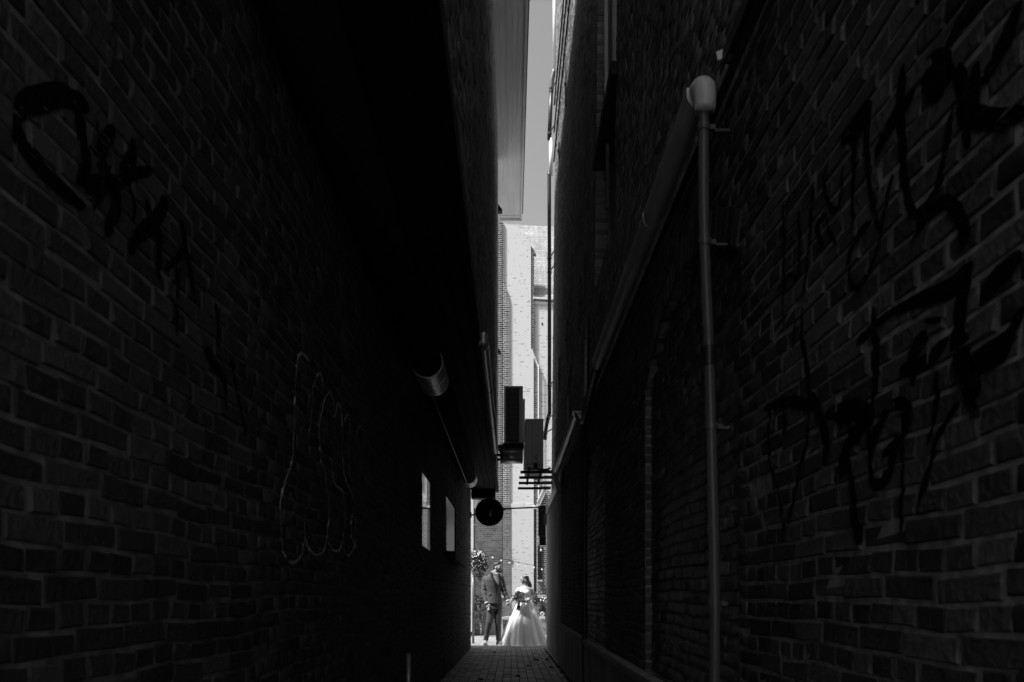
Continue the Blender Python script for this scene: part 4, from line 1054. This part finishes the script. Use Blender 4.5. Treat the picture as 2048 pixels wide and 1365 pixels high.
# ================================================================== PEOPLE
YP = 17.4
def Q(px, py, dy=0):
    Y = YP+dy; return Vector(((px-VX)*Y/F, Y, CZ+(VY-py)*Y/F))
K = YP/F             # metres per px
def limb(mb, pts, rad, n=12, sq=1.0): mb.tube([Vector(p) for p in pts], rad, n, True, sq)
def head(mb, c, rz, tilt=0, s=1.0):
    """head looking towards -y before turning by rz; parts merge under the remesh"""
    Mx = Matrix.Rotation(rz, 3, 'Z')@Matrix.Rotation(tilt, 3, 'X')
    def e(o_, r_): mb.ell(Vector(c)+Mx@(Vector(o_)*s), tuple(q*s for q in r_), Mx, 18, 12)
    e((0, .01, .015), (.074, .092, .098)); e((0, -.015, -.045), (.058, .072, .07)); e((0, -.035, -.085), (.036, .038, .03))
    e((0, -.074, .035), (.048, .016, .012))                       # brow
    e((0, -.090, -.014), (.011, .018, .014)); e((0, -.084, .006), (.008, .014, .03))   # nose
    e((0, -.077, -.048), (.020, .010, .006)); e((0, -.075, -.058), (.018, .010, .006)); e((0, -.062, -.03), (.040, .026, .04))  # lips
    for sx in (-1, 1): e((sx*.075, .01, -.008), (.009, .018, .03)); e((sx*.036, -.052, -.012), (.026, .026, .03))
    return Mx
def eyes(c, Mx, parent, s=1.0):
    m = MB()
    for sx in (-1, 1): m.ell(Vector(c)+Mx@(Vector((sx*.028, -.077, .016))*s), (.009*s, .006*s, .004*s), Mx)
    m.build('eye', M['eye'], parent, smooth=True)
    m = MB()
    for sx in (-1, 1): m.ell(Vector(c)+Mx@(Vector((sx*.030, -.083, .040))*s), (.016*s, .005*s, .0035*s), Mx)
    m.build('eyebrow', M['hair'], parent, smooth=True)
def hand(mb, wrist, d, side, curl=.4, L=.18, thumb=1):
    """palm and five fingers from the wrist along d; side = direction of the thumb across the palm"""
    w_ = Vector(wrist); d = Vector(d).normalized(); s_ = (Vector(side)-d*Vector(side).dot(d)).normalized(); n_ = d.cross(s_)
    limb(mb, [w_-d*.02, w_+d*.03, w_+d*.09], [.024, .032, .034], 12, .5)
    for k, (o_, ln) in enumerate(((.027, .070), (.009, .080), (-.009, .074), (-.025, .058))):
        p = w_+d*.085+s_*o_; pts = [p]; dd = d+s_*o_*1.5
        for q in range(3):
            dd = (dd+n_*curl*(.5+.5*q)*.7).normalized(); p = p+dd*ln/3; pts.append(p)
        limb(mb, pts, [.0095, .009, .0082, .007], 8)
    p = w_+d*.03+s_*.028
    limb(mb, [p, p+(d*.6+s_*.8).normalized()*.035, p+(d*.6+s_*.8).normalized()*.035+(d*.9+s_*.35+n_*.3).normalized()*.032], [.014, .012, .009], 8)

# ---- groom
GR = thing('person', Q(985, 1290)*1, 'bearded man in grey suit and white open shirt, turned to the bride, holding her hand', 'person')
GR.location.z = 0
b = MB()
hc = Q(995.5, 1135.5); hrz = R(62)
Mx = head(b, hc, hrz, R(-6), 1.0)
limb(b, [Q(988, 1153), Q(990, 1147), Q(993.5, 1140)], [.072, .058, .056], 16)
ry = R(22)
b.loft([(*Q(990, 1210)[:2], Q(0, 1212)[2], .14, .10, ry), (*Q(989, 1195)[:2], Q(0, 1192)[2], .13, .095, ry), (*Q(987, 1175)[:2], Q(0, 1172)[2], .14, .095, ry), (*Q(986.5, 1160)[:2], Q(0, 1158)[2], .15, .09, ry), (*Q(987, 1152)[:2], Q(0, 1151)[2], .13, .08, ry)], 20)
SL, EL, WL = Q(970.5, 1158.5, .03), Q(967.5, 1182, .0), Q(973.5, 1207.5, -.1)
SR, ER, WR = Q(1002.5, 1158.5, .02), Q(1009, 1184, .04), Q(1016, 1203.5, -.04)
for a_, b_, c_ in ((SL, EL, WL), (SR, ER, WR)): limb(b, [a_, a_.lerp(b_, .5), b_, b_.lerp(c_, .5), c_], [.055, .048, .042, .038, .027])
hand(b, WL, (.35, -.15, -1), (.8, -.6, .1), .25)
hand(b, WR, (.12, -.1, -1), (-.7, -.7, .1), .75)
HL, KL, AL = Q(984, 1212), Q(978.5, 1246, -.06), Q(971.5, 1283, 0)
HR_, KR, AR = Q(995, 1212), Q(996.5, 1247, .0), Q(997, 1283, .06)
for a_, b_, c_ in ((HL, KL, AL), (HR_, KR, AR)): limb(b, [a_, a_.lerp(b_, .5), b_, b_.lerp(c_, .4), c_], [.088, .075, .055, .052, .036])
body = b.build('body', M['skin_m'], GR, remesh=.0055, soft=4)
eyes(hc, Mx, GR)
# hair and beard
h = MB()
def he(o_, r_): h.ell(hc+Mx@Vector(o_), r_, Mx, 18, 12)
he((0, .022, .055), (.080, .092, .072)); he((0, -.045, .098), (.055, .045, .03)); he((0, .05, .0), (.074, .062, .075))
h.build('hair', M['hair'], GR, remesh=.007, soft=2)
h = MB(); he((0, -.055, -.09), (.048, .042, .036)); he((0, -.078, -.068), (.036, .022, .024))
for sx in (-1, 1): he((sx*.052, -.02, -.06), (.018, .04, .04)); he((sx*.062, .0, -.02), (.01, .018, .035))
he((0, -.09, -.04), (.028, .010, .006)); h.build('beard', M['hair'], GR, remesh=.006, soft=2)
# trousers
t = MB()
for a_, b_, c_ in ((HL, KL, AL+Vector((0, 0, .02))), (HR_, KR, AR+Vector((0, 0, .02)))):
    limb(t, [a_+Vector((0, 0, .03)), a_.lerp(b_, .45), b_, b_.lerp(c_, .35), b_.lerp(c_, .62), b_.lerp(c_, .75), b_.lerp(c_, .88), c_], [.105, .092, .072, .066, .056, .061, .053, .058], 16)
t.loft([(*Q(989.5, 1219)[:2], Q(0, 1219)[2], .15, .12, ry), (*Q(989.5, 1208)[:2], Q(0, 1207)[2], .155, .12, ry), (*Q(989, 1198)[:2], Q(0, 1198)[2], .13, .10, ry)], 20)
t.build('trousers', M['trouser'], GR, remesh=.009, soft=2)
# jacket
j = MB()
j.loft([(*Q(989, 1208)[:2], Q(0, 1208)[2], .176, .14, ry), (*Q(988.5, 1200)[:2], Q(0, 1200)[2], .172, .135, ry), (*Q(988, 1187)[:2], Q(0, 1186)[2], .152, .126, ry), (*Q(987, 1172)[:2], Q(0, 1171)[2], .172, .13, ry),
        (*Q(986.5, 1160)[:2], Q(0, 1160)[2], .185, .122, ry), (*Q(986.5, 1154)[:2], Q(0, 1154)[2], .165, .105, ry), (*Q(987.5, 1150)[:2], Q(0, 1150.5)[2], .125, .085, ry), (*Q(988.5, 1147)[:2], Q(0, 1147)[2], .075, .07, ry)], 24)
for a_, b_, c_ in ((SL, EL, WL), (SR, ER, WR)):
    j.ell(a_, (.068, .068, .066)); limb(j, [a_, a_.lerp(b_, .3), a_.lerp(b_, .5), a_.lerp(b_, .7), a_.lerp(b_, .85), b_, b_.lerp(c_, .2), b_.lerp(c_, .4), b_.lerp(c_, .7), c_+(b_-c_).normalized()*.02], [.069, .062, .066, .058, .062, .056, .059, .050, .050, .042], 16)
jk = j.build('jacket', M['suit'], GR, remesh=.009, soft=2)
# front plane helper: point on the jacket front
def fr_pt(px, py, lift=0.0):
    base = Q(px, py); cx_ = Q(987.5, py); dx = base.x-cx_.x
    yy = -math.sqrt(max(0, 1-((dx+.05)/.21)**2))*.137
    return Vector((base.x, YP+yy-.012-lift, base.z))
def patch(pts, mt, name, parent, lift=0.0, th=.006):
    """flat-ish cloth patch following the chest, px outline, triangulated as a grid between two edges"""
    L_, R_ = pts; n = 12; vs = []; fs = []
    for i in range(n+1):
        t = i/n
        def samp(E):
            u = t*(len(E)-1); k = min(int(u), len(E)-2); f_ = u-k
            return (E[k][0]+(E[k+1][0]-E[k][0])*f_, E[k][1]+(E[k+1][1]-E[k][1])*f_)
        a_, b_ = samp(L_), samp(R_)
        for q in range(5):
            w_ = q/4; vs.append(fr_pt(a_[0]+(b_[0]-a_[0])*w_, a_[1]+(b_[1]-a_[1])*w_, lift))
    fs = [(i*5+q, i*5+q+1, (i+1)*5+q+1, (i+1)*5+q) for i in range(n) for q in range(4)]
    o_ = MB().add(vs, fs).build(name, mt, parent, smooth=True)
    md = o_.modifiers.new('t', 'SOLIDIFY'); md.thickness = th
    return o_
patch(([(984, 1144.5), (988, 1157), (992, 1165), (996.6, 1170.5)], [(996, 1147), (997, 1156), (997.5, 1164), (997.4, 1171)]), M['shirt'], 'shirt', GR, .012)
patch(([(983, 1143), (985, 1148), (988.5, 1152), (990.5, 1150)], [(987.5, 1142.5), (990, 1145.5), (992, 1148), (992.5, 1148)]), M['shirt'], 'collar', GR, .014)
patch(([(993.5, 1148), (994, 1150), (995, 1152)], [(996, 1146), (997.2, 1148.5), (996.5, 1151)]), M['shirt'], 'collar', GR, .014)
patch(([(980.5, 1146), (981, 1152), (987, 1163), (996.5, 1175.5)], [(984.2, 1144.5), (987.5, 1155), (992.5, 1164.5), (997, 1171.5)]), M['lapel'], 'lapel', GR, .018)
patch(([(996.2, 1147.5), (997.6, 1158), (997.6, 1166), (997, 1174)], [(998.5, 1147), (1002.5, 1155), (1000.5, 1165), (998, 1175)]), M['suit'], 'lapel', GR, .018)
patch(([(994.2, 1166), (996, 1180), (996, 1190), (994.5, 1203)], [(998, 1172), (998.2, 1182), (998.2, 1192), (1000.2, 1203)]), M['lapel'], 'waistcoat', GR, .008)
patch(([(994.6, 1203), (995, 1206), (995, 1210)], [(999.8, 1203), (1001, 1206), (1002, 1210)]), M['trouser'], 'jacket_opening', GR, .012)
# boutonniere, pocket flap, watch and cuff
bt = MB(); pc = fr_pt(1001.5, 1156.5, .02)
for k in range(7): bt.ell(pc+Vector((.014*math.cos(k*2.1), -.008, .02*math.sin(k*1.7))), (.012, .010, .016))
bt.build('boutonniere', M['leaf_d'], GR)
patch(([(975, 1188.8), (975, 1190.8)], [(984, 1188.4), (984, 1190.4)]), M['lapel'], 'pocket_flap', GR, -.02)
for nm, wpt, dr, mt in (('cuff', WL, (EL-WL), 'shirt'), ('cuff', WR, (ER-WR), 'shirt')):
    dr = dr.normalized(); MB().tube([wpt+dr*.025, wpt+dr*.004], [.044, .0415], 16).build(nm, M[mt], GR, smooth=True)
# shoes
for k, (A_, yaw, mt) in enumerate(((AL, R(-5), 'shoe'), (AR, R(35), 'shoe_shaded'))):
    s_ = MB(); Rz = Matrix.Rotation(yaw, 3, 'Z'); o_ = Vector((A_.x, A_.y, 0))
    s_.ell(o_+Rz@Vector((0, -.10, .038)), (.046, .10, .036), Rz); s_.ell(o_+Rz@Vector((0, .02, .05)), (.040, .06, .05), Rz); s_.ell(o_+Rz@Vector((0, -.03, .065)), (.038, .07, .045), Rz)
    sh = s_.build('shoe', M[mt], GR, remesh=.008, soft=1)
    MB().loft([(o_.x+(Rz@Vector((0, -.06, 0))).x, o_.y+(Rz@Vector((0, -.06, 0))).y, z_, .047, .145, yaw) for z_ in (.001, .018)], 20).build('sole', M['petal_m'], GR)

# ---- bride
BR = thing('person', Vector((Q(1048, 1290).x, YP, 0)), 'bride in full white tulle gown with lace sleeves, looking up at the groom', 'person')
b = MB(); bc = Q(1048.5, 1159.5); brz = R(-78)
Mb = head(b, bc, brz, R(14), .92)
limb(b, [Q(1050, 1176), Q(1050, 1171), Q(1049.5, 1164)], [.06, .048, .047], 14)
b.loft([(*Q(1047, 1210)[:2], Q(0, 1210)[2], .17, .13, -.3), (*Q(1047, 1200)[:2], Q(0, 1200)[2], .15, .115, -.3), (*Q(1048, 1188)[:2], Q(0, 1188)[2], .155, .13, -.3), (*Q(1049.5, 1178)[:2], Q(0, 1178)[2], .155, .10, -.3), (*Q(1050, 1173)[:2], Q(0, 1173)[2], .10, .07, -.3)], 20)
bSR, bER, bWR = Q(1061, 1179.5, .02), Q(1064.5, 1194, .0), Q(1051, 1203.5, -.19)
bSL, bEL, bWL = Q(1038.5, 1179.5, .0), Q(1029, 1194, -.03), Q(1021, 1205.5, -.05)
for a_, b_, c_ in ((bSR, bER, bWR), (bSL, bEL, bWL)): limb(b, [a_, a_.lerp(b_, .5), b_, b_.lerp(c_, .5), c_], [.052, .047, .04, .034, .024])
hand(b, bWR, (-1, -.2, .05), (0, -.3, 1), .8)
hand(b, bWL, (-.6, 0, -.8), (-.6, -.7, .4), .7, .16)
for x_ in (1044, 1051): limb(b, [Q(x_, 1210), Q(x_, 1250), Q(x_, 1287)], [.09, .06, .036])
b.build('body', M['skin'], BR, remesh=.0055, soft=4)
eyes(bc, Mb, BR, .92)
h = MB()
def hb(o_, r_): h.ell(bc+Mb@(Vector(o_)*.92), r_, Mb, 18, 12)
hb((0, .03, .035), (.079, .088, .083)); hb((0, .06, -.02), (.062, .06, .07)); hb((.045, .02, -.01), (.03, .035, .06)); hb((-.045, .02, -.01), (.03, .035, .06))
limb(h, [bc+Vector((.04, .02, -.02)), Q(1057, 1166, .02), Q(1060.5, 1171.5, .03), Q(1062.5, 1176, .03)], [.06, .055, .042, .02], 12)
limb(h, [bc+Vector((.0, -.06, .0)), Q(1052, 1163, -.08), Q(1055, 1169, -.07), Q(1056.5, 1173, -.05)], [.02, .026, .02, .008], 10)
hr = h.build('hair', M['hair_l'], BR, remesh=.007, soft=2)
hp = MB()
for k in range(9): hp.ell(Q(1049.5+k*1.15, 1151.8+.12*(k-3)**2*.35, -.085+.006*k), (.010, .008, .008))
hp.build('hair_comb', M['petal'], hr, smooth=True)
# bodice with lace sleeves
j = MB()
j.loft([(*Q(1047, 1206)[:2], Q(0, 1206.5)[2], .162, .125, -.3), (*Q(1047, 1200)[:2], Q(0, 1200)[2], .158, .125, -.3), (*Q(1047.5, 1189)[:2], Q(0, 1189)[2], .168, .148, -.3), (*Q(1048.5, 1182)[:2], Q(0, 1182)[2], .158, .125, -.3), (*Q(1049.5, 1178.5)[:2], Q(0, 1178.5)[2], .145, .105, -.3)], 24)
j.ell(Q(1042, 1185.5, -.09), (.075, .06, .07)); j.ell(Q(1052, 1186, -.10), (.07, .055, .068))
j.build('bodice', M['shirt'], BR, remesh=.009, soft=2)
j = MB()
for a_, b_, c_ in ((bSR, bER, bWR), (bSL, bEL, bWL)):
    j.ell(a_, (.06, .06, .056)); limb(j, [a_, a_.lerp(b_, .5), b_, b_.lerp(c_, .5), c_+(b_-c_).normalized()*.03], [.061, .056, .05, .045, .035], 16)
j.loft([(*Q(1048.5, 1183)[:2], Q(0, 1183)[2], .160, .122, -.3), (*Q(1048.8, 1179)[:2], Q(0, 1179)[2], .150, .112, -.3), (*Q(1049.3, 1175.5)[:2], Q(0, 1175.5)[2], .11, .085, -.3), (*Q(1049.8, 1173)[:2], Q(0, 1173)[2], .066, .062, -.3)], 20)
j.build('lace_sleeve', M['lace'], BR, remesh=.007, soft=2)
# skirt: folded tulle, with train to the right
prof = [(1203, 1034.5, 1060.5, .125), (1206, 1033, 1063, .15), (1212, 1029.5, 1066.5, .19), (1222, 1025, 1071, .24), (1236, 1019.5, 1076, .30), (1250, 1014, 1081, .36), (1265, 1009, 1086.5, .42), (1280, 1004.5, 1092, .47), (1288, 1002.5, 1097, .50), (1291.2, 1001, 1101, .52)]
n = 220; vs = []
rr = np.random.RandomState(8); ph = rr.rand(6)*6.28
pr2 = []
for i in range(len(prof)-1):
    for k in range(5): t = k/5; pr2.append(tuple(prof[i][q]+(prof[i+1][q]-prof[i][q])*t for q in range(4)))
pr2.append(prof[-1])
for i, (py, xa, xb, ryy) in enumerate(pr2):
    t = i/(len(pr2)-1); c_ = Q((xa+xb)/2, py); rx = (xb-xa)/2*K
    for k in range(n):
        th = 2*math.pi*k/n
        fold = .026*math.sin(9*th+ph[0]+.6*t)+.020*math.sin(17*th+ph[1]+1.2*math.sin(3*th))+.009*math.sin(31*th+ph[2]+2*math.sin(2*th))+.02*math.sin(4*th+ph[3])
        q = 1+fold*(.35+2.3*t)
        z_ = max(.004+.006*abs(math.sin(13*th)), c_.z+(.012*math.sin(13*th) if t > .9 else 0))
        vs.append((c_.x+rx*q*math.cos(th), YP+.02+ryy*q*math.sin(th), z_))
fs = [(i*n+k, i*n+(k+1) % n, (i+1)*n+(k+1) % n, (i+1)*n+k) for i in range(len(pr2)-1) for k in range(n)]
sk = MB().add(vs, fs).build('skirt', M['tulle'], BR, smooth=True)
# ---- bouquet (held)
BQ = thing('bouquet', Q(1038, 1200, -.26), 'round bouquet of pale roses and dark leaves held by the bride', 'bouquet')
bq = Q(1038.5, 1194, -.27)
leafblob(bq, (.14, .09, .13), 420, .026, M['leaf_d'], 'foliage', BQ, 51, .3)['kind'] = 'stuff'
rr = np.random.RandomState(4)
for k, (dx, dz, s_, mt) in enumerate(((-6, 7, .036, 'petal'), (-1, 9, .03, 'petal_m'), (4, 4, .04, 'petal'), (-6, 0, .032, 'petal_m'), (1, -1, .034, 'petal_m'), (7, 0, .03, 'petal'), (5, -6, .04, 'petal'), (-2, -6, .03, 'petal_m'), (0, 4, .03, 'petal'), (-9, 3, .028, 'petal'), (8, 6, .026, 'petal_m'))):
    c_ = bq+Vector((dx*K, -.085-.01*rr.rand(), dz*K)); m = MB()
    for q in range(3):
        for a_ in range(5):
            t = a_*1.2566+q*.6; r0 = s_*(.25+.3*q)
            m.ell(c_+Vector((r0*math.cos(t), .006*q, r0*math.sin(t))), (s_*.42, s_*.22, s_*.42), None, 8, 5)
    m.build('rose', M[mt], BQ, smooth=True)
m = MB()
for k in range(9): m.tube([bq+Vector((.006*(k-4), .0, -.06)), Q(1037.5, 1207, -.27)+Vector((.004*(k-4), 0, 0)), Q(1036.5, 1221, -.28)+Vector((.012*(k-4), .01*(k % 2), 0))], .0055, 6)
m.build('stems', M['leaf_d'], BQ)
MB().tube([Q(1037.8, 1204, -.27), Q(1037.2, 1211, -.275)], .031, 14).build('ribbon', M['petal_m'], BQ, smooth=True)
